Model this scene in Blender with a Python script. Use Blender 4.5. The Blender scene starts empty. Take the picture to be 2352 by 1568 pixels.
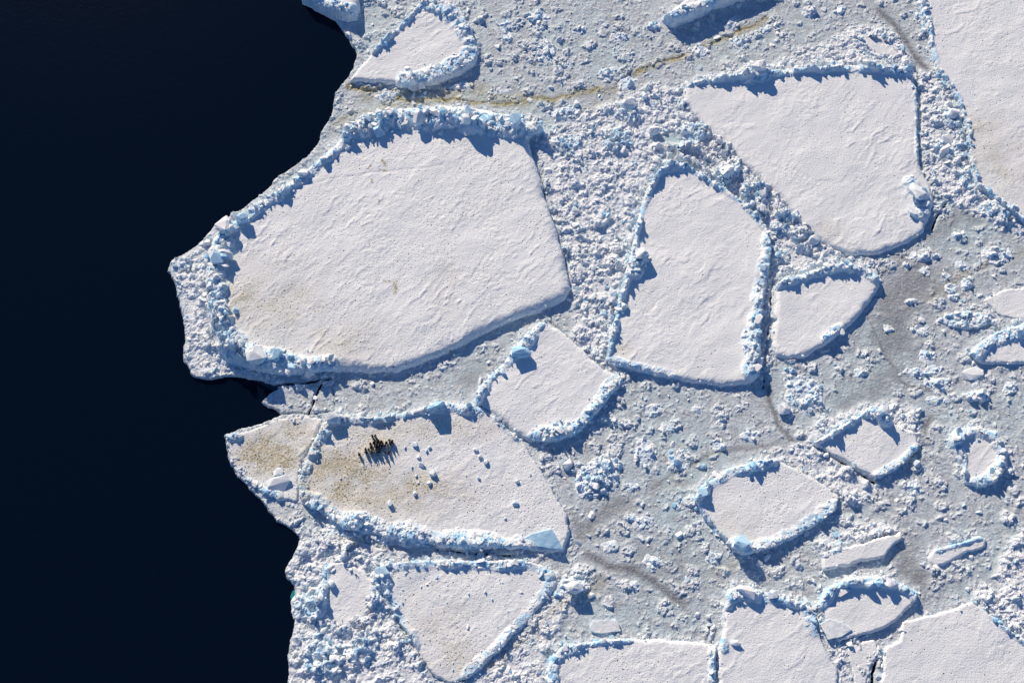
import bpy, bmesh, math, random
import numpy as np
from mathutils import Vector, Matrix, noise as mnoise

# ------------------------------------------------------------------ camera, sky, sun, exposure
R = math.radians
scene = bpy.context.scene
COL = scene.collection
TILT, HFOV, DIST = R(20.0), R(50.0), 171.6
cam_data = bpy.data.cameras.new('camera')
cam_data.sensor_width = 36.0
cam_data.lens = 18.0 / math.tan(HFOV / 2)
cam_data.clip_start, cam_data.clip_end = 1.0, 20000.0
cam = bpy.data.objects.new('camera', cam_data)
COL.objects.link(cam)
CAMPOS = np.array([0.0, -DIST * math.sin(TILT), DIST * math.cos(TILT)])
cam.location = CAMPOS
cam.rotation_euler = (TILT, 0, 0)
scene.camera = cam

SUN_EL = R(28.0)
SUN_AZ = math.atan2(-0.46, 0.89)            # clockwise from +Y; the light comes from upper left
sd = Vector((math.sin(SUN_AZ) * math.cos(SUN_EL), math.cos(SUN_AZ) * math.cos(SUN_EL), math.sin(SUN_EL)))
world = bpy.data.worlds.new('World')
scene.world = world
world.use_nodes = True
wn = world.node_tree
wn.nodes.clear()
sky = wn.nodes.new('ShaderNodeTexSky')
sky.sky_type = 'NISHITA'
sky.sun_disc = False
sky.sun_elevation = SUN_EL
sky.sun_rotation = SUN_AZ
sky.altitude = 200.0
sky.air_density = 1.0
sky.dust_density = 0.0
sky.ozone_density = 10.0
bg = wn.nodes.new('ShaderNodeBackground')
bg.inputs['Strength'].default_value = 0.09
wo = wn.nodes.new('ShaderNodeOutputWorld')
wn.links.new(sky.outputs[0], bg.inputs[0])
wn.links.new(bg.outputs[0], wo.inputs[0])

sun_data = bpy.data.lights.new('sun', 'SUN')
sun_data.energy = 4.7
sun_data.angle = R(0.5)
sun_data.color = (1.0, 0.885, 0.71)
sun = bpy.data.objects.new('sun', sun_data)
sun.rotation_euler = (-sd).to_track_quat('-Z', 'Y').to_euler()
sun.location = sd * 300
COL.objects.link(sun)

scene.view_settings.view_transform = 'Standard'
scene.view_settings.look = 'None'
scene.view_settings.exposure = 0.06
scene.view_settings.gamma = 1.0
scene.cycles.max_bounces = 6
scene.cycles.diffuse_bounces = 3
scene.cycles.use_denoising = True

rng = np.random.default_rng(7)
random.seed(7)

# ------------------------------------------------------------------ plan coordinates
W, H = 2352.0, 1568.0                         # units of the survey sketch the outlines were drawn on
_tx = math.tan(HFOV / 2)
_ty = _tx / 1.5
ct, st = math.cos(TILT), math.sin(TILT)


def at(p, z=0.0):
    """sketch point -> ground point at height z"""
    p = np.asarray(p, float)
    u = (p[..., 0] / W - 0.5) * 2 * _tx
    v = (0.5 - p[..., 1] / H) * 2 * _ty
    dx, dy, dz = u, v * ct + st, v * st - ct
    t = (z - CAMPOS[2]) / dz
    return np.stack([CAMPOS[0] + dx * t, CAMPOS[1] + dy * t], -1)


M_PER = 160.0 / W                             # metres per sketch unit near the middle

# ------------------------------------------------------------------ noise
_perm = rng.permutation(4096).astype(np.int64)


def _h(ix, iy, s):
    return _perm[(_perm[(ix + 131 * s) & 4095] + iy * 7 + s * 17) & 4095]


def noise(x, y, seed=0):
    ix, iy = np.floor(x).astype(np.int64), np.floor(y).astype(np.int64)
    fx, fy = x - ix, y - iy
    ux, uy = fx * fx * fx * (fx * (fx * 6 - 15) + 10), fy * fy * fy * (fy * (fy * 6 - 15) + 10)

    def g(i, j, a, b):
        t = _h(i, j, seed) * (2 * math.pi / 4096)
        return np.cos(t) * a + np.sin(t) * b
    n00, n10 = g(ix, iy, fx, fy), g(ix + 1, iy, fx - 1, fy)
    n01, n11 = g(ix, iy + 1, fx, fy - 1), g(ix + 1, iy + 1, fx - 1, fy - 1)
    return 1.5 * ((n00 * (1 - ux) + n10 * ux) * (1 - uy) + (n01 * (1 - ux) + n11 * ux) * uy)


def fbm(x, y, scale, octv=4, seed=0, gain=0.5):
    a, s, f, n = 1.0, 0.0, 1.0 / scale, 0.0
    for o in range(octv):
        s = s + a * noise(x * f + 13.7 * o, y * f - 7.1 * o, seed + o)
        n += a
        a *= gain
        f *= 2.03
    return s / n


def facets(x, y, cell, seed, tilt=0.9):
    """broken blocks: every Voronoi cell is a flat facet with its own height and tilt; returns height, edge distance, id"""
    X, Y = x / cell, y / cell
    ix, iy = np.floor(X).astype(np.int64), np.floor(Y).astype(np.int64)
    d1 = np.full(X.shape, 9.0)
    d2 = np.full(X.shape, 9.0)
    hh = np.zeros(X.shape)
    hid = np.zeros(X.shape)
    for i in (-1, 0, 1):
        for j in (-1, 0, 1):
            a = _h(ix + i, iy + j, seed)
            b = _h(ix + i, iy + j, seed + 3)
            c = _h(ix + i, iy + j, seed + 5)
            px, py = ix + i + 0.1 + 0.8 * a / 4096.0, iy + j + 0.1 + 0.8 * b / 4096.0
            dx, dy = X - px, Y - py
            d = np.sqrt(dx * dx + dy * dy)
            th = c * (2 * math.pi / 4096)
            val = ((a * 7 + b * 3) & 4095) / 4096.0 + tilt * (np.cos(th) * dx + np.sin(th) * dy) * (((b * 5 + c) & 4095) / 4096.0)
            m = d < d1
            d2 = np.where(m, d1, np.minimum(d2, d))
            hh = np.where(m, val, hh)
            hid = np.where(m, ((a * 3 + c * 11) & 4095) / 4096.0, hid)
            d1 = np.where(m, d, d1)
    return hh, d2 - d1, hid, d1 * cell


def sstep(a, b, x):
    t = np.clip((x - a) / (b - a), 0, 1)
    return t * t * (3 - 2 * t)


def seg_dist(px, py, pts, closed=False):
    n = len(pts)
    best = np.full(px.shape, 1e9)
    par = np.zeros(px.shape, bool)
    along = np.zeros(px.shape)
    acc = 0.0
    for k in range(n if closed else n - 1):
        ax, ay = pts[k]
        bx, by = pts[(k + 1) % n]
        ex, ey = bx - ax, by - ay
        L2 = ex * ex + ey * ey + 1e-12
        t = np.clip(((px - ax) * ex + (py - ay) * ey) / L2, 0, 1)
        d = (px - ax - t * ex) ** 2 + (py - ay - t * ey) ** 2
        m = d < best
        best = np.where(m, d, best)
        L = math.sqrt(L2)
        along = np.where(m, acc + t * L, along)
        acc += L
        if closed:
            cr = ((ay > py) != (by > py))
            xi = ax + (py - ay) * ex / (ey if abs(ey) > 1e-9 else 1e-9)
            par ^= cr & (px < xi)
    d = np.sqrt(best)
    if closed:
        return np.where(par, d, -d)
    return d, along


# ------------------------------------------------------------------ the working grid
G = 0.165
X0, X1, Y0, Y1 = -104.0, 104.0, -62.0, 88.0
NX, NY = int((X1 - X0) / G) + 1, int((Y1 - Y0) / G) + 1
gx, gy = X0 + np.arange(NX) * G, Y0 + np.arange(NY) * G


def up(coarse, ny, nx, s):
    """bilinear enlargement of an array sampled every s-th node"""
    yi, xi = np.arange(ny) / s, np.arange(nx) / s
    y0, x0 = np.minimum(yi.astype(int), coarse.shape[0] - 2), np.minimum(xi.astype(int), coarse.shape[1] - 2)
    fy, fx = (yi - y0)[:, None], (xi - x0)[None]
    c = coarse
    return (c[y0][:, x0] * (1 - fx) + c[y0][:, x0 + 1] * fx) * (1 - fy) + (c[y0 + 1][:, x0] * (1 - fx) + c[y0 + 1][:, x0 + 1] * fx) * fy


class Win:
    """a window of the working grid"""
    def __init__(self, xa, xb, ya, yb):
        self.i0, self.i1 = max(0, int((xa - X0) / G)), min(NX, int((xb - X0) / G) + 2)
        self.j0, self.j1 = max(0, int((ya - Y0) / G)), min(NY, int((yb - Y0) / G) + 2)
        self.nx, self.ny = self.i1 - self.i0, self.j1 - self.j0
        self.X, self.Y = np.meshgrid(gx[self.i0:self.i1], gy[self.j0:self.j1])
        self.sl = (slice(self.j0, self.j1), slice(self.i0, self.i1))

    def coarse(self, s):
        xs = gx[self.i0] + np.arange(0, self.nx + s, s) * G
        ys = gy[self.j0] + np.arange(0, self.ny + s, s) * G
        return np.meshgrid(xs, ys)

    def poly(self, pts, s=2):
        cx, cy = self.coarse(s)
        return up(seg_dist(cx, cy, pts, True), self.ny, self.nx, s)

    def line(self, pts, s=2):
        cx, cy = self.coarse(s)
        d, a = seg_dist(cx, cy, pts, False)
        return up(d, self.ny, self.nx, s), up(a, self.ny, self.nx, s)


def wander(pts, amp, seed):
    """a hand-drawn line made to wind like a crack"""
    out = []
    for a, b in zip(pts[:-1], pts[1:]):
        n = max(1, int(np.hypot(*(b - a)) / 0.8))
        out += [a + (b - a) * (i / n) for i in range(n)]
    out = np.array(out + [pts[-1]])
    dx = fbm(out[:, 0], out[:, 1], 5.0, 4, seed, 0.65)
    dy = fbm(out[:, 0], out[:, 1], 5.0, 4, seed + 7, 0.65)
    return out + amp * np.stack([dx, dy], -1)


def win_of(pts, pad):
    a = np.asarray(pts)
    return Win(a[:, 0].min() - pad, a[:, 0].max() + pad, a[:, 1].min() - pad, a[:, 1].max() + pad)


# ------------------------------------------------------------------ materials
def new_mat(name):
    m = bpy.data.materials.new(name)
    m.use_nodes = True
    nt = m.node_tree
    b = nt.nodes['Principled BSDF']
    return m, nt, b


def N(nt, typ, **kw):
    n = nt.nodes.new(typ)
    for k, v in kw.items():
        setattr(n, k, v)
    return n


def mixc(nt, fac, a, b):
    n = N(nt, 'ShaderNodeMix', data_type='RGBA')
    for i, v in ((0, fac), (6, a), (7, b)):
        if hasattr(v, 'is_linked') or hasattr(v, 'links'):
            nt.links.new(v, n.inputs[i])
        elif isinstance(v, (tuple, list)):
            n.inputs[i].default_value = (*v, 1.0)
        else:
            n.inputs[i].default_value = v
    return n.outputs[2]


def mathn(nt, op, a, b=None, clamp=False):
    n = N(nt, 'ShaderNodeMath', operation=op, use_clamp=clamp)
    for i, v in ((0, a), (1, b)):
        if v is None:
            continue
        if hasattr(v, 'links'):
            nt.links.new(v, n.inputs[i])
        else:
            n.inputs[i].default_value = v
    return n.outputs[0]


def ramp(nt, v, lo, hi):
    n = N(nt, 'ShaderNodeMapRange', interpolation_type='SMOOTHSTEP')
    nt.links.new(v, n.inputs[0])
    n.inputs[1].default_value, n.inputs[2].default_value = lo, hi
    return n.outputs[0]


def tex_noise(nt, co, scale, detail=3.0, rough=0.55):
    n = N(nt, 'ShaderNodeTexNoise')
    n.inputs['Scale'].default_value = scale
    n.inputs['Detail'].default_value = detail
    n.inputs['Roughness'].default_value = rough
    nt.links.new(co, n.inputs['Vector'])
    return n.outputs[0]


def world_co(nt):
    return N(nt, 'ShaderNodeNewGeometry').outputs['Position']


SNOW = (0.905, 0.90, 0.895)
ICE = (0.36, 0.64, 0.86)
DEEP = (0.22, 0.52, 0.70)


def make_snow():
    m, nt, b = new_mat('drifted_snow')
    co = world_co(nt)
    geo = N(nt, 'ShaderNodeNewGeometry')
    att = N(nt, 'ShaderNodeVertexColor', layer_name='mask')
    sep = N(nt, 'ShaderNodeSeparateColor')
    nt.links.new(att.outputs[0], sep.inputs[0])
    ice, stain, pits = sep.outputs[0], sep.outputs[1], sep.outputs[2]
    n1 = tex_noise(nt, co, 1.1, 4)
    n2 = tex_noise(nt, co, 4.0, 3)
    base = mixc(nt, ramp(nt, n1, 0.35, 0.7), (0.88, 0.875, 0.875), SNOW)
    iceq = mathn(nt, 'MULTIPLY', ice, ramp(nt, n1, 0.32, 0.62))
    base = mixc(nt, iceq, base, ICE)
    stn = mathn(nt, 'MULTIPLY', stain, mathn(nt, 'ADD', ramp(nt, n2, 0.38, 0.68), 0.42), True)
    base = mixc(nt, stn, base, (0.50, 0.42, 0.26))
    # trodden pits, some of them with droppings, where birds have walked
    vo = N(nt, 'ShaderNodeTexVoronoi', feature='F1', voronoi_dimensions='2D')
    vo.inputs['Scale'].default_value = 1.75
    nt.links.new(co, vo.inputs['Vector'])
    sepv = N(nt, 'ShaderNodeSeparateColor')
    nt.links.new(vo.outputs['Color'], sepv.inputs[0])
    has = mathn(nt, 'LESS_THAN', sepv.outputs[0], mathn(nt, 'MULTIPLY', pits, 0.9))
    rad = mathn(nt, 'ADD', mathn(nt, 'MULTIPLY', sepv.outputs[1], 0.16), 0.10)
    core = mathn(nt, 'MULTIPLY', has, mathn(nt, 'SUBTRACT', 1.0, mathn(nt, 'DIVIDE', vo.outputs['Distance'], rad), True), True)
    dung = mathn(nt, 'LESS_THAN', sepv.outputs[2], mathn(nt, 'ADD', mathn(nt, 'MULTIPLY', stain, 0.7), 0.10))
    base = mixc(nt, mathn(nt, 'MULTIPLY', mathn(nt, 'MULTIPLY', mathn(nt, 'GREATER_THAN', core, 0.22), dung), 0.8), base, (0.15, 0.105, 0.045))
    nt.links.new(base, b.inputs['Base Color'])
    b.inputs['Roughness'].default_value = 0.75
    b.inputs['Specular IOR Level'].default_value = 0.25
    bp = N(nt, 'ShaderNodeBump')
    bp.inputs['Strength'].default_value = 0.8
    bp.inputs['Distance'].default_value = 0.11
    hgt = mathn(nt, 'ADD', n2, mathn(nt, 'MULTIPLY', tex_noise(nt, co, 9.0, 2), 0.55))
    hgt = mathn(nt, 'SUBTRACT', hgt, mathn(nt, 'MULTIPLY', core, 1.3))
    nt.links.new(mathn(nt, 'MULTIPLY', ice, 0.7), b.inputs['Subsurface Weight'])
    b.inputs['Subsurface Radius'].default_value = (0.30, 0.40, 0.48)
    b.inputs['Subsurface Scale'].default_value = 0.4
    nt.links.new(hgt, bp.inputs['Height'])
    nt.links.new(bp.outputs[0], b.inputs['Normal'])
    return m


def make_slush():
    m, nt, b = new_mat('frozen_slush')
    co = world_co(nt)
    att = N(nt, 'ShaderNodeVertexColor', layer_name='mask')
    sep = N(nt, 'ShaderNodeSeparateColor')
    nt.links.new(att.outputs[0], sep.inputs[0])
    white, stain, teal, dark = sep.outputs[0], sep.outputs[1], sep.outputs[2], att.outputs[1]
    n1 = tex_noise(nt, co, 0.55, 5, 0.6)
    n2 = tex_noise(nt, co, 3.2, 4, 0.6)
    n3 = tex_noise(nt, co, 9.0, 3, 0.6)
    base = mixc(nt, ramp(nt, n1, 0.36, 0.64), (0.43, 0.445, 0.465), (0.60, 0.645, 0.675))
    base = mixc(nt, ramp(nt, n2, 0.40, 0.68), base, (0.68, 0.72, 0.75))
    base = mixc(nt, mathn(nt, 'MULTIPLY', teal, ramp(nt, n1, 0.28, 0.6)), base, (0.52, 0.66, 0.695))
    base = mixc(nt, mathn(nt, 'MULTIPLY', dark, ramp(nt, n2, 0.25, 0.55)), base, (0.20, 0.20, 0.215))
    base = mixc(nt, white, base, (0.83, 0.845, 0.87))
    base = mixc(nt, mathn(nt, 'MULTIPLY', stain, ramp(nt, n2, 0.25, 0.62), True), base, (0.36, 0.29, 0.10))
    nt.links.new(base, b.inputs['Base Color'])
    b.inputs['Roughness'].default_value = 0.6
    b.inputs['Specular IOR Level'].default_value = 0.3
    nt.links.new(mathn(nt, 'MULTIPLY', white, 0.5), b.inputs['Subsurface Weight'])
    b.inputs['Subsurface Radius'].default_value = (0.30, 0.40, 0.48)
    b.inputs['Subsurface Scale'].default_value = 0.4
    bp = N(nt, 'ShaderNodeBump')
    bp.inputs['Strength'].default_value = 0.9
    bp.inputs['Distance'].default_value = 0.16
    nt.links.new(mathn(nt, 'ADD', n2, mathn(nt, 'MULTIPLY', n3, 0.5)), bp.inputs['Height'])
    nt.links.new(bp.outputs[0], b.inputs['Normal'])
    return m


def make_block(name, ice_lo, island, tint=ICE):
    """broken ice with a crust of snow on the faces that look up"""
    m, nt, b = new_mat(name)
    co = world_co(nt)
    geo = N(nt, 'ShaderNodeNewGeometry')
    sp = N(nt, 'ShaderNodeSeparateXYZ')
    nt.links.new(geo.outputs['Normal'], sp.inputs[0])
    if island:
        rnd = geo.outputs['Random Per Island']
    else:
        rnd = N(nt, 'ShaderNodeObjectInfo').outputs['Random']
    n1 = tex_noise(nt, co, 2.3, 4)
    up_ = mathn(nt, 'ADD', sp.outputs[2], mathn(nt, 'MULTIPLY', mathn(nt, 'SUBTRACT', n1, 0.5), 0.9))
    cap = ramp(nt, up_, 0.05, 0.6)
    tintc = mixc(nt, rnd, tint, (0.58, 0.76, 0.88))
    capped = mathn(nt, 'MULTIPLY', cap, ramp(nt, rnd, ice_lo, ice_lo + 0.35))
    base = mixc(nt, capped, tintc, SNOW)
    nt.links.new(base, b.inputs['Base Color'])
    b.inputs['Roughness'].default_value = 0.5
    b.inputs['Specular IOR Level'].default_value = 0.35
    b.inputs['Subsurface Weight'].default_value = 0.5
    b.inputs['Subsurface Radius'].default_value = (0.30, 0.40, 0.48)
    b.inputs['Subsurface Scale'].default_value = 0.4
    bp = N(nt, 'ShaderNodeBump')
    bp.inputs['Strength'].default_value = 0.5
    bp.inputs['Distance'].default_value = 0.05
    nt.links.new(tex_noise(nt, co, 6.0, 4), bp.inputs['Height'])
    nt.links.new(bp.outputs[0], b.inputs['Normal'])
    return m


def make_sea():
    m, nt, b = new_mat('cold_sea_water')
    co = world_co(nt)
    b.inputs['Base Color'].default_value = (0.0014, 0.0052, 0.0145, 1)
    b.inputs['Roughness'].default_value = 0.12
    b.inputs['IOR'].default_value = 1.333
    b.inputs['Specular IOR Level'].default_value = 0.25
    n1 = tex_noise(nt, co, 0.9, 6, 0.65)
    n2 = tex_noise(nt, co, 5.0, 3, 0.6)
    bp = N(nt, 'ShaderNodeBump')
    bp.inputs['Strength'].default_value = 0.35
    bp.inputs['Distance'].default_value = 0.10
    nt.links.new(mathn(nt, 'ADD', n1, mathn(nt, 'MULTIPLY', n2, 0.3)), bp.inputs['Height'])
    nt.links.new(bp.outputs[0], b.inputs['Normal'])
    return m


def make_plain(name, col, rough=0.6, spec=0.3, var=0.15):
    m, nt, b = new_mat(name)
    n1 = tex_noise(nt, N(nt, 'ShaderNodeTexCoord').outputs['Object'], 6.0, 3)
    c2 = tuple(min(1, c * (1 + var)) for c in col)
    c1 = tuple(c * (1 - var) for c in col)
    nt.links.new(mixc(nt, n1, c1, c2), b.inputs['Base Color'])
    b.inputs['Roughness'].default_value = rough
    b.inputs['Specular IOR Level'].default_value = spec
    return m


MAT = dict(snow=make_snow(), slush=make_slush(), sea=make_sea(),
           block=make_block('snow_crusted_ice', 0.06, False, (0.40, 0.66, 0.86)), rubble=make_block('snow_crusted_rubble', 0.06, True, (0.40, 0.66, 0.86)),
           blue=make_block('clear_blue_ice', 0.15, False, (0.44, 0.66, 0.82)),
           white=make_block('snow_lump', -0.3, False), whiterub=make_block('snow_rubble', -0.05, True),
           wet=make_plain('wet_turquoise_ice', (0.03, 0.27, 0.28), 0.25, 0.4),
           wetdeep=make_plain('deep_turquoise_ice', (0.004, 0.045, 0.075), 0.3, 0.3),
           pblack=make_plain('penguin_back_feathers', (0.018, 0.018, 0.021)), pwhite=make_plain('penguin_belly_feathers', (0.72, 0.70, 0.64)),
           pgold=make_plain('penguin_neck_feathers', (0.62, 0.36, 0.06)), pbeak=make_plain('penguin_beak_horn', (0.03, 0.025, 0.025), 0.35),
           pfeet=make_plain('penguin_foot_skin', (0.02, 0.02, 0.02)))


# ------------------------------------------------------------------ object helpers
def link(o, parent=None, loc=None):
    COL.objects.link(o)
    if parent is not None:
        o.parent = parent
    if loc is not None:
        o.location = loc
    return o


def thing(name, label, cat, loc, group=None):
    o = bpy.data.objects.new(name, None)
    o.empty_display_size = 0.3
    link(o, None, loc)
    o['label'], o['category'] = label, cat
    if group:
        o['group'] = group
    return o


def mesh_np(name, V, F, mat, smooth=True, mask=None, rough=None):
    """V (n,3), F (m,3|4) -> mesh datablock, fast"""
    me = bpy.data.meshes.new(name)
    k = F.shape[1]
    me.vertices.add(len(V))
    me.vertices.foreach_set('co', np.ascontiguousarray(V, np.float32).ravel())
    me.loops.add(F.size)
    me.loops.foreach_set('vertex_index', np.ascontiguousarray(F, np.int32).ravel())
    me.polygons.add(len(F))
    me.polygons.foreach_set('loop_start', np.arange(0, F.size, k, dtype=np.int32))
    me.polygons.foreach_set('loop_total', np.full(len(F), k, np.int32))
    me.polygons.foreach_set('use_smooth', np.full(len(F), smooth, bool) if rough is None else (rough[F].mean(1) < 0.22))
    if mask is not None:
        a = me.color_attributes.new('mask', 'FLOAT_COLOR', 'POINT')
        a.data.foreach_set('color', np.ascontiguousarray(mask, np.float32).ravel())
    me.materials.append(mat)
    me.update(calc_edges=True)
    return me


def grid_mesh(name, w, Xs, Ys, Z, keep, mat, masks, origin, flat=True):
    """the kept nodes of a grid window as one mesh, local to origin"""
    q = keep[:-1, :-1] & keep[1:, :-1] & keep[:-1, 1:] & keep[1:, 1:]
    used = np.zeros(keep.shape, bool)
    used[:-1, :-1] |= q
    used[1:, :-1] |= q
    used[:-1, 1:] |= q
    used[1:, 1:] |= q
    idx = np.cumsum(used.ravel()).reshape(used.shape) - 1
    F = np.stack([idx[:-1, :-1][q], idx[:-1, 1:][q], idx[1:, 1:][q], idx[1:, :-1][q]], -1)
    V = np.stack([Xs[used] - origin[0], Ys[used] - origin[1], Z[used] - origin[2]], -1)
    mk = np.stack([np.clip(m, 0, 1)[used] for m in masks], -1)
    return mesh_np(name, V, F, mat, True, mk, mk[:, 0] if flat else None)


# ------------------------------------------------------------------ block shapes (12 to 50 triangles each, shared)
def hull(n, sx, sy, sz, seed, boxy=0.5):
    r = np.random.default_rng(seed)
    bm = bmesh.new()
    for _ in range(n):
        v = r.normal(size=3)
        v /= np.linalg.norm(v)
        v = v / (np.abs(v).max() ** boxy)
        v *= r.uniform(0.82, 1.0)
        bm.verts.new((v[0] * sx * 0.5, v[1] * sy * 0.5, v[2] * sz * 0.5))
    bmesh.ops.convex_hull(bm, input=bm.verts[:])
    bmesh.ops.delete(bm, geom=[v for v in bm.verts if not v.link_faces], context='VERTS')
    bmesh.ops.triangulate(bm, faces=bm.faces[:])
    bmesh.ops.recalc_face_normals(bm, faces=bm.faces[:])
    bm.verts.index_update()
    V = np.array([v.co[:] for v in bm.verts])
    F = np.array([[v.index for v in f.verts] for f in bm.faces])
    bm.free()
    return V, F


SHAPES = [hull(15, 1.0, r_[0], r_[1], 100 + i, r_[2]) for i, r_ in enumerate(
    [(0.85, 0.75, 0.5), (0.7, 0.6, 0.7), (0.9, 0.8, 0.3), (0.6, 0.55, 0.8), (0.95, 0.6, 0.4), (0.75, 0.7, 0.2), (0.8, 0.5, 0.9), (0.55, 0.5, 0.5)])]
SLABS = [hull(13, 1.0, r_[0], r_[1], 200 + i, r_[2]) for i, r_ in enumerate(
    [(0.8, 0.24, 0.9), (0.6, 0.2, 0.8), (0.95, 0.18, 1.0), (0.45, 0.22, 0.7)])]
SMALL = [hull(9, 1.0, 0.8, 0.7, 300 + i, 0.4) for i in range(6)]
DATA = {}


def shape_data(kind, k, mat):
    key = (kind, k, mat)
    if key not in DATA:
        V, F = (SHAPES if kind == 'b' else SLABS if kind == 's' else SMALL)[k]
        DATA[key] = mesh_np('ice_block_mesh', V, F, MAT[mat], False)
    return DATA[key]


def rand_rot(n, flat=0.0):
    """rotation matrices; flat=1 keeps the block upright"""
    a = rng.uniform(0, 2 * math.pi, n)
    tilt = (1 - flat) * np.abs(rng.normal(0, 0.9, n)) + flat * np.abs(rng.normal(0, 0.28, n))
    ax = rng.uniform(0, 2 * math.pi, n)
    out = np.zeros((n, 3, 3))
    ux, uy = np.cos(ax), np.sin(ax)
    c, s = np.cos(tilt), np.sin(tilt)
    T = np.zeros((n, 3, 3))
    T[:, 0, 0] = c + ux * ux * (1 - c)
    T[:, 0, 1] = ux * uy * (1 - c)
    T[:, 0, 2] = uy * s
    T[:, 1, 0] = ux * uy * (1 - c)
    T[:, 1, 1] = c + uy * uy * (1 - c)
    T[:, 1, 2] = -ux * s
    T[:, 2, 0] = -uy * s
    T[:, 2, 1] = ux * s
    T[:, 2, 2] = c
    Z = np.zeros((n, 3, 3))
    Z[:, 0, 0], Z[:, 0, 1] = np.cos(a), -np.sin(a)
    Z[:, 1, 0], Z[:, 1, 1] = np.sin(a), np.cos(a)
    Z[:, 2, 2] = 1
    return T @ Z


def put_blocks(parent, origin, P, S, mat_i, mat_r, part='ice_block', min_size=0.5, cap=300, flat=0.25, slab=0.3, blue=0.07, sink=0.12):
    """P (n,3) resting points, S sizes: the largest become parts of parent, the rest one stuff part"""
    n = len(S)
    if n == 0:
        return
    order = np.argsort(-S)
    P, S = P[order], S[order]
    Rm = rand_rot(n, flat)
    big = int(min(cap, (S >= min_size).sum()))
    for i in range(big):
        kind = 's' if rng.random() < slab else 'b'
        k = int(rng.integers(len(SLABS) if kind == 's' else len(SHAPES)))
        me = shape_data(kind, k, 'blue' if rng.random() < blue else mat_i)
        o = bpy.data.objects.new(part, me)
        M = Matrix([list(map(float, r_)) for r_ in Rm[i]]).to_4x4()
        sc = rng.uniform(0.85, 1.15, 3) * S[i]
        o.matrix_basis = Matrix.Translation((P[i, 0] - origin[0], P[i, 1] - origin[1], P[i, 2] + S[i] * sink - origin[2])) @ M @ Matrix.Diagonal((*sc, 1.0))
        link(o, parent)
    if n > big:
        Vs, Fs, off = [], [], 0
        ks = rng.integers(0, len(SMALL), n - big)
        sc = rng.uniform(0.7, 1.2, (n - big, 3)) * S[big:, None]
        for k in range(len(SMALL)):
            V, F = SMALL[k]
            sel = np.where(ks == k)[0]
            if len(sel) == 0:
                continue
            A = np.einsum('nij,nvj->nvi', Rm[big:][sel], V[None] * sc[sel][:, None, :])
            A += (P[big:][sel] - np.array(origin) + np.array([0, 0, 1]) * (S[big:][sel] * sink)[:, None])[:, None, :]
            Vs.append(A.reshape(-1, 3))
            Fs.append((F[None] + (off + np.arange(len(sel)) * len(V))[:, None, None]).reshape(-1, 3))
            off += len(sel) * len(V)
        o = bpy.data.objects.new('rubble', mesh_np('rubble_mesh', np.concatenate(Vs), np.concatenate(Fs), MAT[mat_r], False))
        o['kind'] = 'stuff'
        link(o, parent)


def sizes(n, lo, hi, p=2.2):
    u = rng.random(n)
    a, b = lo ** (1 - p), hi ** (1 - p)
    return (a + (b - a) * u) ** (1 / (1 - p))


# ------------------------------------------------------------------ the survey: outlines, ridges, stains, cracks
EDGE = [(690, -130), (696, 0), (743, 26), (769, 39), (800, 83), (819, 115), (821, 125), (813, 154), (800, 180), (782, 200), (771, 216), (769, 240), (758, 276), (740, 302),
        (730, 333), (709, 357), (672, 386), (639, 408), (599, 449), (533, 496), (492, 522), (470, 551), (427, 582), (399, 597), (386, 619), (403, 647), (408, 672),
        (417, 704), (424, 741), (427, 785), (421, 826), (433, 835), (442, 860), (461, 868), (524, 862), (561, 863), (586, 869), (633, 882), (672, 885), (649, 889),
        (624, 902), (603, 923), (641, 942), (653, 950), (638, 957), (586, 978), (547, 989), (517, 997), (521, 1023), (530, 1063), (548, 1092), (574, 1118), (599, 1143),
        (618, 1169), (643, 1198), (669, 1213), (690, 1231), (689, 1249), (676, 1275), (658, 1307), (661, 1329), (677, 1341), (680, 1413), (672, 1463), (666, 1507),
        (663, 1566), (660, 1720), (2700, 1720), (2700, -130)]

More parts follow.
